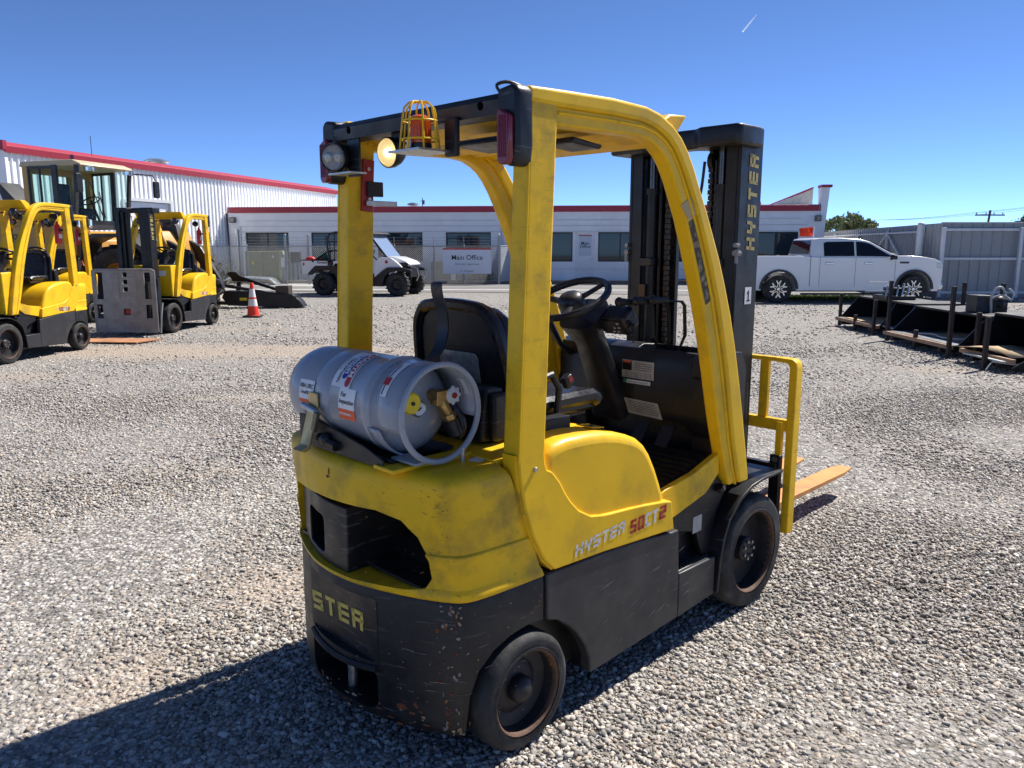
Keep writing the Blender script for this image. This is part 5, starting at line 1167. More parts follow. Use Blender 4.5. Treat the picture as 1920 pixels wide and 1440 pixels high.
# ================================================================== racks with buckets on the right
RUST = mat("rusty_tube", (.03,.022,.018), .7, var=.3, vs=6, dirt=(.08,.04,.025), dirt_amt=.6)
TAN = mat("rusty_tan", (.32,.20,.12), .7, var=.25, vs=6)
def rack(name, label, y0, y1, x0, x1, hs, far=True, tilt=0):
    t = thing(name, label, "steel rack", (0,0,0), 0, "steel racks holding buckets")
    for (x, y, h) in hs: MB().box(x-.028,x+.028,y-.028,y+.028,0,h, M=rot('Y', tilt, (x,y,0))).build("stake", RUST, t, bevel=.005)
    MB().box(x0-.03,x0+.03,y0,y1,.12,.18).build("side_rail", TAN, t, bevel=.005)
    for y in (y0+.3, (y0+y1)/2, y1-.3): MB().box(x0-.02,x1,y-.04,y+.04,.05,.12).build("cross_rail", RUST, t, bevel=.005)
    MB().box(x1-.03,x1+.03,y0,y1,.10,.16).build("side_rail", RUST, t, bevel=.005)
    return t
rack("steel_rack", "low rusty rack farthest from the camera, three short stakes", 14.37, 16.24, 6.68, 8.0, ((6.75,16.24,.66),(6.66,15.3,.30),(6.60,14.37,.65)))
rack("steel_rack", "rusty rack in the middle with two tall stakes on its near side", 11.45, 13.55, 6.42, 7.75, ((6.47,13.55,1.03),(6.42,12.5,.30),(6.38,11.45,1.04),(7.75,13.6,1.0),(7.70,12.45,1.04),(7.5,14.1,.62)))
rack("steel_rack", "rusty rack nearest the camera at the right edge, cardboard on it", 10.0, 11.2, 6.42, 7.7, ((6.66,11.25,.68),(6.25,10.34,.70)))
BB = mat("bucket_black", (.010,.010,.012), .38, var=.3, vs=4, dirt=(.05,.045,.04), dirt_amt=.4)
BG = mat("bucket_worn_floor", (.22,.24,.27), .4, metal=.4, var=.2, dirt=(.30,.14,.06), dirt_amt=.8, dirt_scale=2)
def bucket(label, x0, xt, xb, y0, y1, h):
    t = thing("loader_bucket", label, "bucket", (0,0,0), 0, "black buckets lying on the racks")
    prof_ = [(x0,.16),(xt,h),(xb,h),(xb+.05,h-.2),(xb-.02,.32),(xb-.2,.19),(xb-.4,.16)]
    for y in (y0, y1-.03): MB().prism(prof_, 'y', y, y+.03).build("side_plate", BB, t, bevel=.004)
    sh_ = [(xt,h),(xb,h),(xb+.05,h-.2),(xb-.02,.32),(xb-.2,.19),(xb-.4,.16)]; inn_ = [(a-.03, c-.02) if k == 0 else (a-.03, c-(.02 if k < 2 else -.02)) for k, (a, c) in enumerate(sh_)]
    b = MB(); n = len(sh_)
    for a, c in sh_: b.v += [(a, y0+.031, c), (a, y1-.031, c)]
    for i in range(n-1): b.f.append((2*i, 2*i+1, 2*i+3, 2*i+2))
    o = b.build("shell", BB, t); md = o.modifiers.new("t", 'SOLIDIFY'); md.thickness = .025
    MB().box(x0-.02,xb-.35,y0+.03,y1-.03,.165,.185).build("cutting_floor", BG, t, bevel=.003)
    MB().box(xt-.01,xb,y0,y1,h,h+.012).build("top_plate", mat("lit_top_black", (.05,.048,.045), .6, var=.3, dirt=(.22,.2,.17), dirt_amt=.8, dirt_scale=2), t)  # top paler than the black sides: its sunlit look is put into the colour
    for y in np.arange(y0+.3, y1-.2, .45): MB().box(xb-.04,xb-.02,y,y+.05,.42,.47).build("bolt_plate", DG, t)
    return t
bucket("black bucket on the farthest rack, pale floor showing", 6.72, 7.08, 7.85, 14.40, 16.20, .60)
bucket("narrow black bucket wedged between two longer ones", 6.75, 6.95, 7.9, 13.62, 14.34, .62)
bucket("long black bucket on the middle rack with a pump on top", 6.48, 6.90, 7.95, 11.42, 13.50, .60)
bucket("short black bucket beside the nearest rack stakes", 6.75, 6.95, 8.2, 10.3, 11.36, .66)
t = thing("grab_bucket", "big black curved bucket at the right edge beside cardboard sheets", "bucket", (0,0,0), 0)
cv = spline([(6.35,9.15,.03),(6.62,0,.20),(6.80,0,.45),(6.98,0,.66),(7.25,0,.80),(7.7,0,.84)], 4)
for y in (9.05, 10.0): MB().prism([(p[0], p[2]) for p in cv] + [(8.3,.84),(8.4,.3),(7.8,.03)], 'y', y, y+.035).build("side_plate", BB, t, bevel=.004)
MB().box(7.7,8.3,9.05,10.03,.80,.84).box(7.8,8.35,9.06,10.02,.04,.3).build("shell", BB, t)
MB().tube([(p[0]-.02, 9.04, p[2]+.0) for p in cv], .012, 6).build("cutting_edge", STEEL, t)
MB().prism([(6.18,.02),(6.5,.05),(6.9,.03)], 'y', 8.9, 9.05).build("lip", BG, t)
# pump and hoses
t = thing("hydraulic_pump", "grey hydraulic pump box with looping pale hoses on a bucket", "pump", (7.25,12.15,.615))
MB().box(-.2,.05,-.15,.15,0,.26).build("case", DG, t, bevel=.01); MB().ball((.2,0,.13), .13, 12, 8).box(.08,.30,-.1,.1,0,.2).build("motor", MAST, t)
HS = mat("pale_hose", (.45,.45,.43), .5)
MB().tube(spline([(.02,-.16,0),(-.02,-.2,.25),(.06,-.2,.38),(.16,-.18,.36),(.24,-.16,.2)], 5), .017, 8).build("hose", HS, t)
MB().tube(spline([(.0,-.17,.22),(.15,-.2,.27),(.3,-.16,.2),(.36,-.12,.28),(.3,-.1,.36)], 5), .015, 8).build("hose", HS, t)
t = thing("hydraulic_coupler", "tangle of steel couplings and brackets on the far bucket", "coupler", (7.25,15.1,.615))
MB().box(-.25,.3,-.3,.3,0,.08).box(-.1,.1,-.2,.2,.08,.22).build("base_block", MAST, t, bevel=.01)
for k in range(5): MB().tube(spline([(-.25+.1*k,-.25,.05),(-.2+.1*k,-.2,.25+.04*(k % 2)),(-.1+.1*k,.0,.2),(0+.08*k,.15,.08)], 4), .016, 6).build("pipe", STEEL, t)
MB().box(-.6,-.1,-.2,-.16,.14,.17).build("flat_bar", STEEL, t)
CB = mat("cardboard", (.55,.38,.21), .8, var=.08, vs=3)
for i, (x, y, a, lab) in enumerate(((6.62,10.75,15,"upper creased cardboard sheet lying on the nearest rack"),(6.75,10.45,-8,"lower flat cardboard sheet lying on the nearest rack"))):
    t = MB().add([(-.25,-.4,0),(.3,-.35,.02),(.3,.0,.05),(.28,.38,.0),(-.2,.42,.0),(-.25,.0,.04)], [(0,1,2,5),(5,2,3,4)]).build("cardboard_sheet", CB, label=lab, cat="cardboard")
    md = t.modifiers.new("t", 'SOLIDIFY'); md.thickness = .006; t.location = (x, y, .215-.02*i); t.rotation_euler = (0,0,R(a))
tag(MB().box(6.30,6.36,10.05,10.95,.13,.15).tube([(6.2,10.2,.02),(6.3,10.25,.12),(6.5,10.1,.1),(6.7,9.9,.15)], .012, 6).build("pale_strap", HS), "pale strap and slat hanging off the nearest rack", "strap")
b = MB().tube(spline([(6.65,12.9,.20),(6.75,12.6,.22),(6.7,12.2,.21),(6.95,11.9,.22),(7.2,11.7,.3)], 5), .015, 6).build("loose_hose", HS, label="pale hose lying in the long middle bucket", cat="hose")
tag(MB().box(6.72,7.5,14.6,15.9,.190,.197).build("cardboard_liner", CB), "brown cardboard liner inside the far bucket", "cardboard")
tag(MB().box(6.75,7.5,11.9,13.0,.190,.197).build("cardboard_liner", CB), "brown cardboard liner inside the long middle bucket", "cardboard")
# ================================================================== office
WALL = mat("stucco_white", (.80,.80,.80), .85, var=.05, vs=1.5, bump=.25, bs=60, dirt=(.42,.40,.37), dirt_amt=.25, dirt_scale=.5)
TRIM = mat("stucco_trim", (.56,.57,.59), .85, var=.04)
REDT = mat("red_trim", (.34,.025,.045), .45, var=.06)
REDL = mat("red_roof_cap", (.42,.04,.06), .4, var=.05)
OGL = mat("office_glass", (.010,.022,.032), .03, var=0, spec=.55)
WFR = mat("window_frame_dark", (.02,.022,.025), .5)
OF = thing("office_building", "long low white office building with a red roof band", "building", (-12.6,36.3,0), -math.atan(.0917))
CT_ = math.cos(math.atan(.0917))
def ou(px):  # bearing of a feature -> distance along the facade
    a = (px-960)/1480; X = 35.14*a/(1+.0917*a); return (X+12.6)/CT_
LEN = ou(1530)
wins = [(469,548),(590,673),(712,795),(838,921),(990,1072),(1119,1201),(1228,1312),(1405,1488)]
door = (1077,1113)
o = MB().box(-.5,LEN,0,9,-.2,3.06).build("wall", WALL, OF)
cs = []
for a, b_ in wins: c = MB(); c.box(ou(a), ou(b_), -.5, .14, .93, 2.20); cs.append(c)
c = MB(); c.box(ou(door[0]), ou(door[1]), -.5, .12, .1, 2.2); cs.append(c)
carve(o, cs)
MB().box(-.1,ou(1522),-.06,9,3.06,3.31).build("roof_band", REDT, OF, bevel=.01)
MB().box(-.3,LEN-.1,.2,9,3.31,3.34).build("roof", TRIM, OF)
for i, (a, b_) in enumerate(wins):
    x0, x1 = ou(a), ou(b_); w_ = thing_part("window", OF)
    MB().box(x0,x1,.06,.10,2.14,2.20).box(x0,x1,.06,.10,.93,.985).box(x0,x0+.05,.06,.10,.985,2.14).box(x1-.05,x1,.06,.10,.985,2.14).box((x0+x1)/2-.025,(x0+x1)/2+.025,.06,.10,.985,2.14).build("frame", WFR, w_)
    MB().box(x0+.05,(x0+x1)/2-.025,.075,.085,.985,2.14).build("pane", OGL, w_); MB().box((x0+x1)/2+.025,x1-.05,.075,.085,.985,2.14).build("pane", OGL, w_)
    if i < 2:
        b = MB(); n = 14
        b.grid(lambda u, v: (x0+.08+(x1-x0-.16)*u, .0885-.0015*math.sin(u*60), 1.0+1.12*v), 28, 1); b.build("curtain", mat("curtain_fabric", (.10,.14,.16), .9), w_)
x0, x1 = ou(door[0]), ou(door[1]); d_ = thing_part("door", OF)
MB().box(x0,x0+.06,.04,.10,.13,2.18).box(x1-.06,x1,.04,.10,.13,2.18).box(x0,x1,.04,.10,2.12,2.2).build("frame", WHT, d_)
MB().box(x0+.06,x1-.06,.06,.09,.14,2.12).build("leaf", WHT, d_); MB().box(x1-.16,x1-.08,.03,.06,1.02,1.06).build("handle", STEEL, d_)
MB().box(x0+.14,x1-.14,.045,.058,1.18,2.08).build("door_sign", mat("sign_pale", (.52,.56,.62), .5, var=.02), d_); MB().box(x0+.14,x1-.14,.040,.0445,2.03,2.08).build("sign_stripe", mat("sign_red", (.45,.06,.05), .5), d_)
for t_, z in (("Main", 1.72), ("Office", 1.58)): g = font_geo(t_, .19, bold=.001); letters("lettering", g, lambda u, v, z=z: ((x0+x1)/2+u, .0405, z+v), INK, d_)
# relief bands above the windows
for a, b_, z in ((468,930,2.70),(459,942,2.46),(1040,1380,2.70),(1030,1395,2.46),(1380,1491,2.74),(1370,1503,2.48)):
    MB().box(ou(a),ou(b_),-.035,-.002,z,z+.022).build("moulding", TRIM, OF)
MB().box(ou(458),ou(942),-.03,-.002,2.22,2.245).box(ou(1020),ou(1500),-.03,-.002,2.22,2.245).box(ou(1020),ou(1500),-.02,-.002,.60,.62).build("moulding", TRIM, OF)
MB().box(ou(458),ou(461.5),-.035,-.002,.2,2.48).box(ou(939),ou(942),-.035,-.002,.2,2.48).build("pilaster_edge", TRIM, OF)
for px in (448, 955, 1521):
    l = thing_part("wall_lamp", OF); MB().box(ou(px)-.13,ou(px)+.13,-.16,-.001,2.63,2.88).build("housing", mat("lamp_bronze", (.14,.13,.11), .5), l, bevel=.03); MB().box(ou(px)-.07,ou(px)+.07,-.170,-.161,2.68,2.83).build("lens", mat("lamp_dull", (.25,.24,.2), .3), l)
MB().tube([(ou(437),-.04,3.05),(ou(439),-.04,.1)], .035, 8).build("downpipe", DG, OF)
MB().tube([(ou(455),-.06,2.35),(ou(455),-.06,.1)], .05, 8).box(ou(452),ou(455),-.12,-.02,2.1,2.35).build("conduit", STEEL, OF)
# fin wall on the right end and entrance roof behind
MB().prism([(LEN-.08,0),(LEN-.08,3.06),(LEN-.12,4.02),(LEN+.22,4.05),(LEN+.10,2.2),(LEN+.0,0)], 'y', -.05, .45).build("fin_wall", WALL, OF)
MB().box(LEN-.13,LEN+.30,-.10,.50,4.02,4.13).build("fin_cap", REDT, OF)
MB().prism([(ou(1445),3.32),(LEN-.12,4.06),(LEN-.12,3.32)], 'y', 1.2, 1.5).build("parapet_slope", mat("parapet_cream", (.62,.58,.5), .8), OF)
MB().prism([(ou(1443),3.33),(LEN-.12,4.07),(LEN-.12,4.12),(ou(1441),3.36)], 'y', 1.15, 1.55).build("parapet_cap", REDT, OF)
MB().prism([(ou(1400),3.3),(ou(1424),4.3),(ou(1437),3.3)], 'y', 2.0, 6.0).build("entrance_gable", REDL, OF)
vt = thing_part("roof_vent", OF); MB().lathe([(.2,3.3),(.2,3.5),(.27,3.52),(.25,3.6),(.001,3.66)], 18, 'z', (ou(752),3,0)).build("hood", STEEL, vt)
MB().cyl((ou(771),3,3.3),(ou(771),3,3.85),.02,6).box(ou(771)-.12,ou(771)+.12,2.98,3.02,3.7,3.72).box(ou(771)-.02,ou(771)+.1,2.98,3.02,3.55,3.75).build("antenna", DG, OF)

# ================================================================== warehouse
WH = thing("warehouse", "tall white ribbed metal warehouse with a red roof edge", "building", (-15.93,25.65,0), math.atan2(.9627,.2706))
MT = mat("white_metal_panel", (.88,.88,.88), .45, var=.04, vs=1, dirt=(.4,.4,.38), dirt_amt=.25, dirt_scale=.6)
# local x runs along the long wall away from the camera, local y to the left/front end
o = MB().box(0,21.6,0,15,-.1,4.62).build("wall", MT, WH)
c = MB(); c.box(4.86,7.5,-.4,.15,-.2,3.3); carve(o, [c])
MB().prism([(-.12,4.50),(-.14,4.70),(-.10,4.74),(.6,4.90),(.6,4.62),(.0,4.62)], 'x', -.10, 21.7).build("roof_edge", REDT, WH)
MB().prism([(-.08,4.745),(.6,4.92),(.6,4.90),(-.10,4.735)], 'x', -.12, 21.72).build("roof_cap", REDL, WH)
MB().box(-.16,-.02,-.14,15.2,4.58,4.86).build("end_roof_edge", REDT, WH)
me0 = None
for k in range(88):
    x = .22 + .244*k
    if x > 21.5: break
    z0 = 3.42 if 4.80 < x < 7.56 else 0
    if me0 is None or z0:
        b = MB(); b.prism([(-.035,-.001),(-.018,-.045),(.018,-.045),(.035,-.001)], 'z', z0, 4.50); r_ = b.build("panel_rib", MT, WH, smooth=False)
        if not z0: me0 = r_.data
    else: r_ = bpy.data.objects.new("panel_rib", me0); COL.objects.link(r_); r_.parent = WH
    r_.location = (x, 0, 0)
for k in range(24):
    b = MB() if k == 0 else None
    if b: b.prism([(-.001,-.035),(-.045,-.018),(-.045,.018),(-.001,.035)], 'z', 0, 4.56); r_ = b.build("panel_rib", MT, WH, smooth=False); me1 = r_.data
    else: r_ = bpy.data.objects.new("panel_rib", me1); COL.objects.link(r_); r_.parent = WH
    r_.location = (0, .35+.6*k, 0)
MB().box(-.05,.06,-.05,.08,0,4.55).build("corner_trim", MT, WH)
d_ = thing_part("roller_door", WH)
for k in range(11): MB().box(4.9,7.46,.06,.09,.0+.30*k,.285+.30*k).build("slat", MT, d_, bevel=.01)
MB().box(4.78,4.9,-.06,.10,0,3.42).box(7.46,7.58,-.06,.10,0,3.42).box(4.9,7.46,-.06,.10,3.30,3.42).build("frame", TRIM, d_)
vt = thing_part("roof_vent", WH); MB().lathe([(.35,4.8),(.38,5.05),(.5,5.07),(.5,5.14),(.3,5.2),(.001,5.22)], 20, 'z', (8.6,1.4,0)).build("hood", STEEL, vt)
MB().cyl((3.9,.3,4.8),(3.9,.3,5.5),.012,5).build("mast_rod", DG, WH)
MB().box(-.06,-.02,2.0,2.5,3.9,4.1).build("end_lamp", DG, WH)

# ================================================================== chain link fence
GALV = mat("galvanised_pipe", (.30,.31,.32), .45, metal=.6, var=.1)
FN = thing("chain_link_fence", "chain link fence with barbed wire in front of the office", "fence", (0,0,0))
FY = 33.4
fx = [-14.6,-12.5,-11.05,-9.45,-8.5,-6.6,-4.9,-3.25,-2.0,-.55]
for i, x in enumerate(fx):
    h = 2.05 if x in (-9.45,-8.5,-.55) else 1.62
    MB().cyl((x,FY,0),(x,FY,h),.045 if h > 2 else .032,8).build("post", GALV, FN)
    MB().tube([(x,FY,1.6),(x,FY-.12,1.98)], .014, 5).build("barb_arm", GALV, FN)
    MB().ball((x,FY,h), .05 if h > 2 else .036, 8, 6).build("post_cap", GALV, FN)
MB().cyl((-14.6,FY,1.60),(-.55,FY,1.60),.024,6).build("top_rail", GALV, FN)
MB().cyl((-9.45,FY,.93),(-8.5,FY,.93),.02,6).cyl((-8.5,FY,.93),(-7.4,FY,.93),.02,6).build("middle_rail", GALV, FN)
for k in range(3): MB().cyl((-14.6,FY-.04*(k+1),1.70+.12*k),(-.55,FY-.04*(k+1),1.70+.12*k),.006,4).build("barbed_wire", GALV, FN)
b = MB()
def wire(p, q, r_=.0055):
    d = Vector(q)-Vector(p); n = Vector((-d.z, 0, d.x)).normalized()*r_
    p = Vector(p); q = Vector(q); m_ = len(b.v); y3 = Vector((0,-r_,0))
    b.v += [tuple(p+n), tuple(p-n), tuple(p+y3), tuple(q+n), tuple(q-n), tuple(q+y3)]; b.f += [(m_, m_+1, m_+4, m_+3), (m_+1, m_+2, m_+5, m_+4), (m_+2, m_, m_+3, m_+5)]
x = -14.6-1.6
while x < -.55:
    for sgn in (1, -1):
        xa, xb, za, zb = (x, x+1.55, .05, 1.60) if sgn > 0 else (x, x+1.55, 1.60, .05)
        if xa < -14.6: t_ = (-14.6-xa)/1.55; za += (zb-za)*t_; xa = -14.6
        if xb > -.55: t_ = (-.55-x)/1.55; zb = (.05 if sgn > 0 else 1.60)+((1.60-.05) if sgn > 0 else -1.55)*t_; xb = -.55
        if xb > xa: wire((xa, FY, za), (xb, FY, zb))
    x += .085
tag(b.build("wire_mesh", GALV, FN, smooth=False, recalc=False), kind="stuff")
# louvred gate leaf running back to the wall
GT = thing("slatted_gate", "pale slatted gate leaf between the fence and the office wall", "gate", (-.5,33.5,0), R(62))
for k in range(22): MB().box(0,1.5,-.01,.01,.12+.066*k,.17+.066*k).build("slat", mat("gate_pale", (.45,.47,.5), .6), GT)
MB().cyl((0,0,0),(0,0,1.65),.03).cyl((1.5,0,0),(1.5,0,1.65),.03).cyl((0,0,1.6),(1.5,0,1.6),.02).build("frame", GALV, GT)
MB().tube([(.95,-.03,1.0),(1.1,-.03,.95),(1.15,-.03,1.1)], .02, 6).build("latch", STEEL, GT)
MB().cyl((1.75,0,0),(1.75,0,1.95),.05).build("hinge_post", DG, GT)
# office sign on the fence
SG = thing("office_sign", "white Main Office sign board hung on the chain link fence", "sign", (-2.88,33.25,.46))
W_, H_ = 2.02, 1.06
MB().box(0,W_,-.015,.015,0,H_-.07).build("board", mat("sign_blue_white", (.56,.60,.67), .5, var=.02), SG)
MB().box(0,W_,-.016,.016,H_-.07,H_).build("red_edge", MATS["sign_red"], SG)
g = font_geo("Main Office", .29, bold=.0015); letters("lettering", g, lambda u, v: (W_/2+u*.97, -.018, .665+v), INK, SG)
g = font_geo("All drivers report here", .108); letters("lettering", g, lambda u, v: (W_/2+u, -.018, .40+v), INK, SG)
g = font_geo("RITCHIE BROS.", .062, bold=.001); letters("lettering", g, lambda u, v: (W_/2+.06+u, -.018, .11+v), INK, SG)
MB().prism([(-.19,.09),(-.15,.15),(-.11,.09),(-.13,.09),(-.15,.12),(-.17,.09)], 'y', -.019, -.017, M=Matrix.Translation((W_/2-.10,0,0))).build("logo_mark", MATS["sign_red"], SG)
# transformer, units, meter
TF = thing("transformer_box", "olive green transformer cabinet behind the chain link fence", "transformer", (-11.45,34.3,.1))
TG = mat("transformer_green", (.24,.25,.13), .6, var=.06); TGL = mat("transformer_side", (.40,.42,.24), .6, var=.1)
MB().box(0,1.42,0,.9,0,1.28).build("cabinet", TG, TF, bevel=.02); MB().box(.74,.755,-.008,0,.05,1.24).build("door_gap", BLK, TF); MB().box(.27,.36,-.012,-.001,.72,.86).build("warning_sticker", YWARN, TF)
MB().box(1.42,1.62,.02,.9,0,1.30).build("side_fin", TGL, TF, bevel=.02); MB().box(1.15,1.24,-.014,-.001,1.0,1.1).build("label", WHT, TF)
for k in range(7): MB().box(1.62,1.66,.08+.12*k,.13+.12*k,.0,.95).build("cooling_fin", TGL, TF)
MP = thing("meter_post", "grey utility pedestal with a white paper tied beside the transformer", "utility pedestal", (-9.75,34.0,.1))
MB().box(-.06,.06,-.05,.05,0,1.15).box(-.10,.18,-.08,.06,.5,1.05).build("post", GALV, MP); MB().box(-.06,.10,-.10,-.085,.62,1.02).build("paper", WHT, MP, bevel=.005); MB().box(.35,.75,-.1,.15,.8,1.25).cyl((.42,0,0),(.42,0,.8),.03).cyl((.62,0,0),(.62,0,.8),.03).build("switch_box", DG, MP)
ACM = mat("unit_tan", (.24,.22,.17), .6, var=.1)
for i, (x, w2, lab) in enumerate(((-3.5,1.05,"tan air conditioning unit partly behind the left of the sign"),(-1.9,.8,"tan air conditioning unit below the right half of the sign"),(-5.0,.9,"dark grey cabinet behind the fence near the vehicle front"))):
    AC = thing("air_conditioner", lab, "air conditioner", (x,34.4,.12), 0, "equipment cabinets behind the fence")
    MB().box(0,w2,0,.8,.05,.80).build("cabinet", ACM if i < 2 else DG, AC, bevel=.02)
    for k in range(9): MB().box(.05,w2-.05,-.012,-.001,.12+.07*k,.15+.07*k).build("louvre", ACM if i < 2 else DG, AC)
tag(MB().box(-2.62,-2.42,34.2,34.35,.13,.42).build("meter_box", WHT, bevel=.01), "small white utility box on the ground under the sign", "utility box")
def shrub(x, y, z, h, r_, n, label, cat_="plant", m=None, sd=1):
    rr = random.Random(sd); t = thing("weed_clump", label, cat_, (x,y,z)); b = MB(); s = MB()
    for k in range(n):
        a = rr.random()*6.28; q = rr.random()**.6; p = Vector((r_*q*math.cos(a), r_*q*math.sin(a), h*rr.random()*(1-.5*q)+.04)); l = .03+.05*rr.random()
        d = Vector((rr.uniform(-1,1), rr.uniform(-1,1), rr.uniform(-.3,1))).normalized()*l; e = Vector((rr.uniform(-1,1), rr.uniform(-1,1), rr.uniform(-1,1))).normalized()*l*.4
        m_ = len(b.v); b.v += [tuple(p-e), tuple(p+e), tuple(p+d)]; b.f.append((m_, m_+1, m_+2))
    for k in range(10): a = rr.random()*6.28; s.tube([(0,0,0),(r_*.4*math.cos(a), r_*.4*math.sin(a), h*.6),(r_*.7*math.cos(a), r_*.7*math.sin(a), h*rr.uniform(.6,1))], .006, 4)
    tag(b.build("leaves", m or mat("weed_green", (.07,.09,.03), .9, var=.4, vs=20), t, smooth=False, recalc=False), kind="stuff"); s.build("stems", mat("dry_stem", (.22,.18,.12), .9), t); return t
shrub(-11.9,33.2,0,.7,.9,900, "dark green weeds growing at the fence left of the transformer", sd=2)
shrub(-12.3,34.6,.1,1.1,.4,200, "tall dry brown weed stalks against the office corner", m=mat("dry_weed", (.20,.17,.12), .9), sd=3)
shrub(-.95,34.3,.1,.45,.3,300, "small green weed by the fence end post", sd=4)
shrub(-1.4,34.5,.1,.5,.35,120, "dark bare twiggy bush under the sign edge", m=mat("twig_dark", (.05,.045,.04), .9), sd=5)
shrub(-4.1,34.4,.1,.5,.45,150, "dark bare bush under the fence beside the vehicle", m=MATS["twig_dark"], sd=6)

# ================================================================== grey metal screen wall on the right
SW = thing("metal_screen_wall", "grey corrugated metal screen wall behind the pickup truck", "wall", (12.76,23.9,0))
SWM = mat("screen_panel", (.27,.285,.30), .5, metal=.1, var=.06, vs=1, dirt=(.2,.19,.17), dirt_amt=.3, dirt_scale=.7); SWF = mat("screen_frame_white", (.55,.57,.60), .5, var=.06)
def panel_run(org, dirv, length, htop, nm0):
    d = Vector((dirv[0], dirv[1], 0)).normalized(); n_ = Vector((d.y, -d.x, 0))   # n_ towards the yard
    ang = math.atan2(d.y, d.x); k = 0; pw = .305; me_ = None
    while k*pw < length:
        if me_ is None:
            b = MB(); b.prism([(0,0),(.02,-.03),(.05,-.03),(.07,0),(.306,0),(.306,.012),(.0,.012)], 'z', 0.05, htop); o = b.build("sheet_panel", SWM, SW, smooth=False); me_ = o.data
        else: o = bpy.data.objects.new("sheet_panel", me_); COL.objects.link(o); o.parent = SW
        p = Vector(org) + d*(k*pw); o.location = p; o.rotation_euler = (0,0,ang); k += 1
panel_run((0,0,0), (1,0,0), 7.5, 2.28, "a"); 
LD_ = Vector((15.6-12.76, 41-23.9, 0)); panel_run(tuple(LD_), (-LD_.x, -LD_.y), LD_.length, 2.28, "b")
MB().box(0,7.5,-.05,.03,2.28,2.31).build("coping", SWF, SW)
for z, hh in ((2.05,.07),(1.20,.07),(.20,.07)): MB().box(0,7.5,-.12,-.05,z,z+hh).build("horizontal_rail", SWF, SW, bevel=.005)
for x in (.0, 2.30, 4.7, 7.0): MB().box(x-.05,x+.05,-.20,-.121,0,2.15).build("upright_post", SWF, SW, bevel=.01)
MB().cyl((-.15,.9,0),(-.15,.9,2.25),.11,14).build("gate_post", SWF, SW); MB().ball((-.15,.9,2.28), .10, 12, 8, (1,1,.5)).build("post_cap", SWF, SW)
dn = LD_.normalized(); nn = Vector((-dn.y, dn.x, 0))*-1
def GP(t_, z, off=.1): p = dn*t_ + Vector((-dn.y, dn.x, 0))*off; return (p.x, p.y, z)
for z in (2.05, 1.2, .2): MB().tube([GP(1.2,z), GP(16.5,z)], .04, 4).build("gate_rail", SWF, SW, smooth=False)
for t_ in (1.4, 5.0, 9.0, 13.0): MB().tube([GP(t_,0), GP(t_,2.15)], .05, 4).build("gate_upright", SWF, SW, smooth=False)
MB().tube([GP(5.1,2.0), GP(8.8,.3)], .04, 4).tube([GP(4.9,2.0), GP(1.5,.3)], .04, 4).tube([GP(9.1,2.0), GP(12.8,.3)], .04, 4).build("gate_brace", SWF, SW, smooth=False)

# rubble at the foot of the screen wall
r2 = np.random.default_rng(5); b = MB()
for k in range(1500):
    x, y = r2.uniform(11.8,20), r2.uniform(22.9,23.8); s_ = r2.uniform(.03,.10); a = r2.random(3)*3
    M = Matrix.Translation((x, y, s_*.4)) @ Euler(tuple(a)).to_matrix().to_4x4(); b.box(-s_*.6,s_*.6,-s_*.45,s_*.45,-s_*.35,s_*.35, M=M)
tag(b.build("rubble", mat("rubble_grey", (.22,.21,.20), .9, var=.3, vs=8), smooth=False, recalc=False), "loose grey rubble along the foot of the metal screen wall", "rubble", kind="stuff")

# ================================================================== trees, pole, wires, trail
LEAF = mat("leaf_green", (.22,.25,.11), .8, var=.35, vs=1.2); LEAFD = mat("leaf_dark", (.07,.10,.04), .8, var=.35, vs=1.2); BARK = mat("bark", (.10,.08,.06), .9)
def tree(x, y, h, w_, label, seed, n=3300, m=LEAF, low=.25, leafs=.15):
    rr = random.Random(seed); t = thing("tree", label, "tree", (x,y,0)); tr_ = MB()
    tips = []
    def branch(p, d, l, r_, dep):
        q = p + d*l; tr_.tube([tuple(p), tuple((p+q)/2+Vector((rr.uniform(-.05,.05)*l, 0, .03*l))), tuple(q)], [r_, r_*.8, r_*.6], 5); 
        if dep == 0: tips.append(q); return
        for k in range(3 if dep > 1 else 4):
            nd = (d + Vector((rr.uniform(-.9,.9)*w_/h, rr.uniform(-.9,.9)*w_/h, rr.uniform(-.1,.5)))).normalized(); branch(q, nd, l*rr.uniform(.6,.85), r_*.6, dep-1)
        tips.append(q)
    for k in range(5): branch(Vector((rr.uniform(-w_*.35,w_*.35),rr.uniform(-.5,.5),0)), Vector((rr.uniform(-.35,.35),rr.uniform(-.3,.3),1)).normalized(), h*.33, h*.022, 3)
    tr_.build("trunk", BARK, t)
    b = MB()
    for k in range(n):
        c = rr.choice(tips); s_ = leafs*rr.uniform(.5,1.2); p = c + Vector((rr.gauss(0,.22), rr.gauss(0,.22), rr.gauss(0,.2)))*h*.11
        if p.z < h*low: continue
        u = Vector((rr.gauss(0,1),rr.gauss(0,1),rr.gauss(0,1))).normalized()*s_; v_ = Vector((rr.gauss(0,1),rr.gauss(0,1),rr.gauss(0,1))).normalized()*s_*.6
        m_ = len(b.v); b.v += [tuple(p-u), tuple(p+v_), tuple(p+u), tuple(p-v_)]; b.f.append((m_, m_+1, m_+2, m_+3))
    tag(b.build("crown", m, t, smooth=False, recalc=False), kind="stuff"); return t
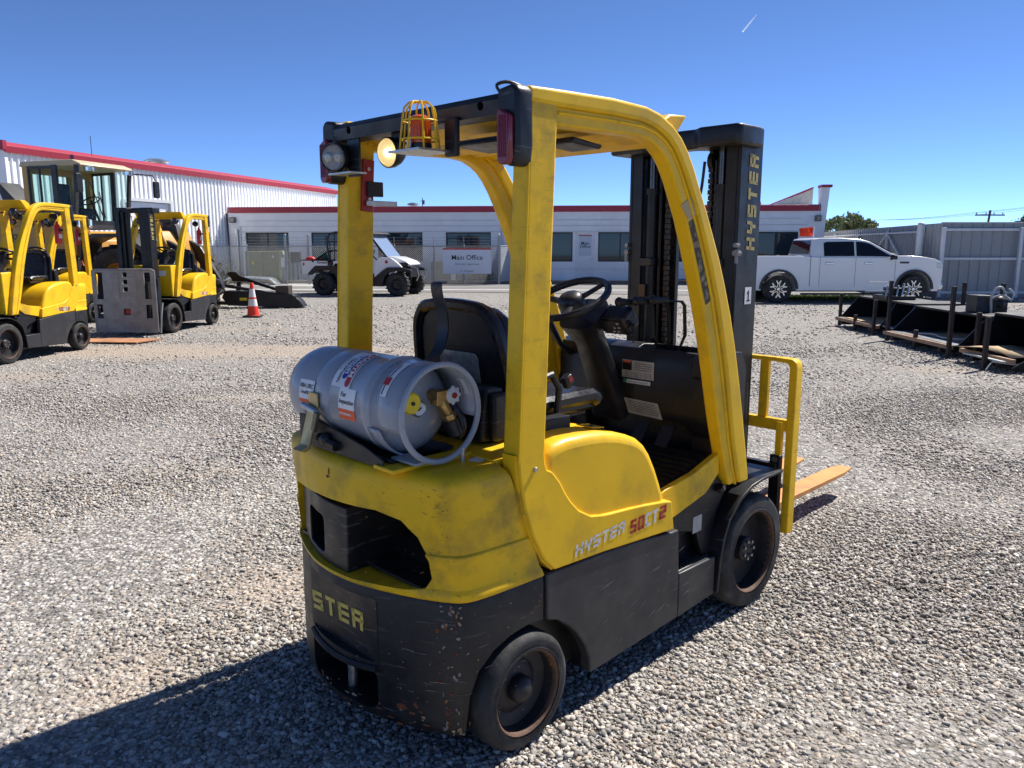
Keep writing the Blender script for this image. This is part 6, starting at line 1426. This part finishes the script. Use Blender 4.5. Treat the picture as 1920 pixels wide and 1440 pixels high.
tree(24.0,60,3.9,3.2, "loose green tree beyond the screen wall, left half of the pair by the office", 3)
tree(26.3,61,4.3,3.6, "taller loose green tree beyond the screen wall behind the pickup cab", 8)
tree(39.2,60,4.4,4.0, "dark green tree at the right edge beyond the screen wall", 5, m=LEAFD)
UP = thing("utility_pole", "distant wooden utility pole with one crossarm beyond the wall", "utility pole", (70.5,120,0))
MB().cyl((0,0,0),(.6,0,6.8),.16,8).build("pole", BARK, UP); MB().box(-1.6,2.8,-.08,.08,6.0,6.2).build("crossarm", BARK, UP)
for x in (-1.4, .0, 1.2, 2.5): MB().cyl((x,0,6.2),(x,0,6.5),.06,6).build("insulator", DG, UP)
PW = thing("power_lines", "thin black power lines strung from the distant utility pole", "power lines", (0,0,0))
for x, zz in ((69.1,6.5),(70.5,6.5),(73.0,6.5)):
    for (ex_, ey, ez) in ((49.5,130,5.9),(92,118,10.5)):
        P0 = Vector((x,120,zz)); P1 = Vector((ex_,ey,ez)); pts = [tuple(P0.lerp(P1, k/10) - Vector((0,0,.6*math.sin(PI*k/10)))) for k in range(11)]
        MB().tube(pts, .025, 4).build("wire", mat("wire_grey", (.15,.16,.18), .6), PW, smooth=False)
vm_ = None
A_, B_ = skydir(1393, 58)*2500, skydir(1419, 26)*2500
b = MB(); b.tube([tuple(A_), tuple(A_.lerp(B_, .5)), tuple(B_)], [3.0, 2.4, .5], 6)
b.build("vapour_trail", mat("vapour_white", (.9,.92,.95), .9, var=0, trans=.0, alpha=.5), label="short thin white vapour trail high in the blue sky", cat="vapour trail")

vm_ = MATS["vapour_white"]; t_ = vm_.node_tree; tl_ = t_.nodes.new("ShaderNodeBsdfTranslucent"); tl_.inputs[0].default_value = (.95,.97,1,1); tr2 = t_.nodes.new("ShaderNodeBsdfTransparent")
mx_ = t_.nodes.new("ShaderNodeMixShader"); mx_.inputs[0].default_value = .45; t_.links.new(tl_.outputs[0], mx_.inputs[1]); t_.links.new(tr2.outputs[0], mx_.inputs[2]); t_.links.new(mx_.outputs[0], t_.nodes["Material Output"].inputs[0])
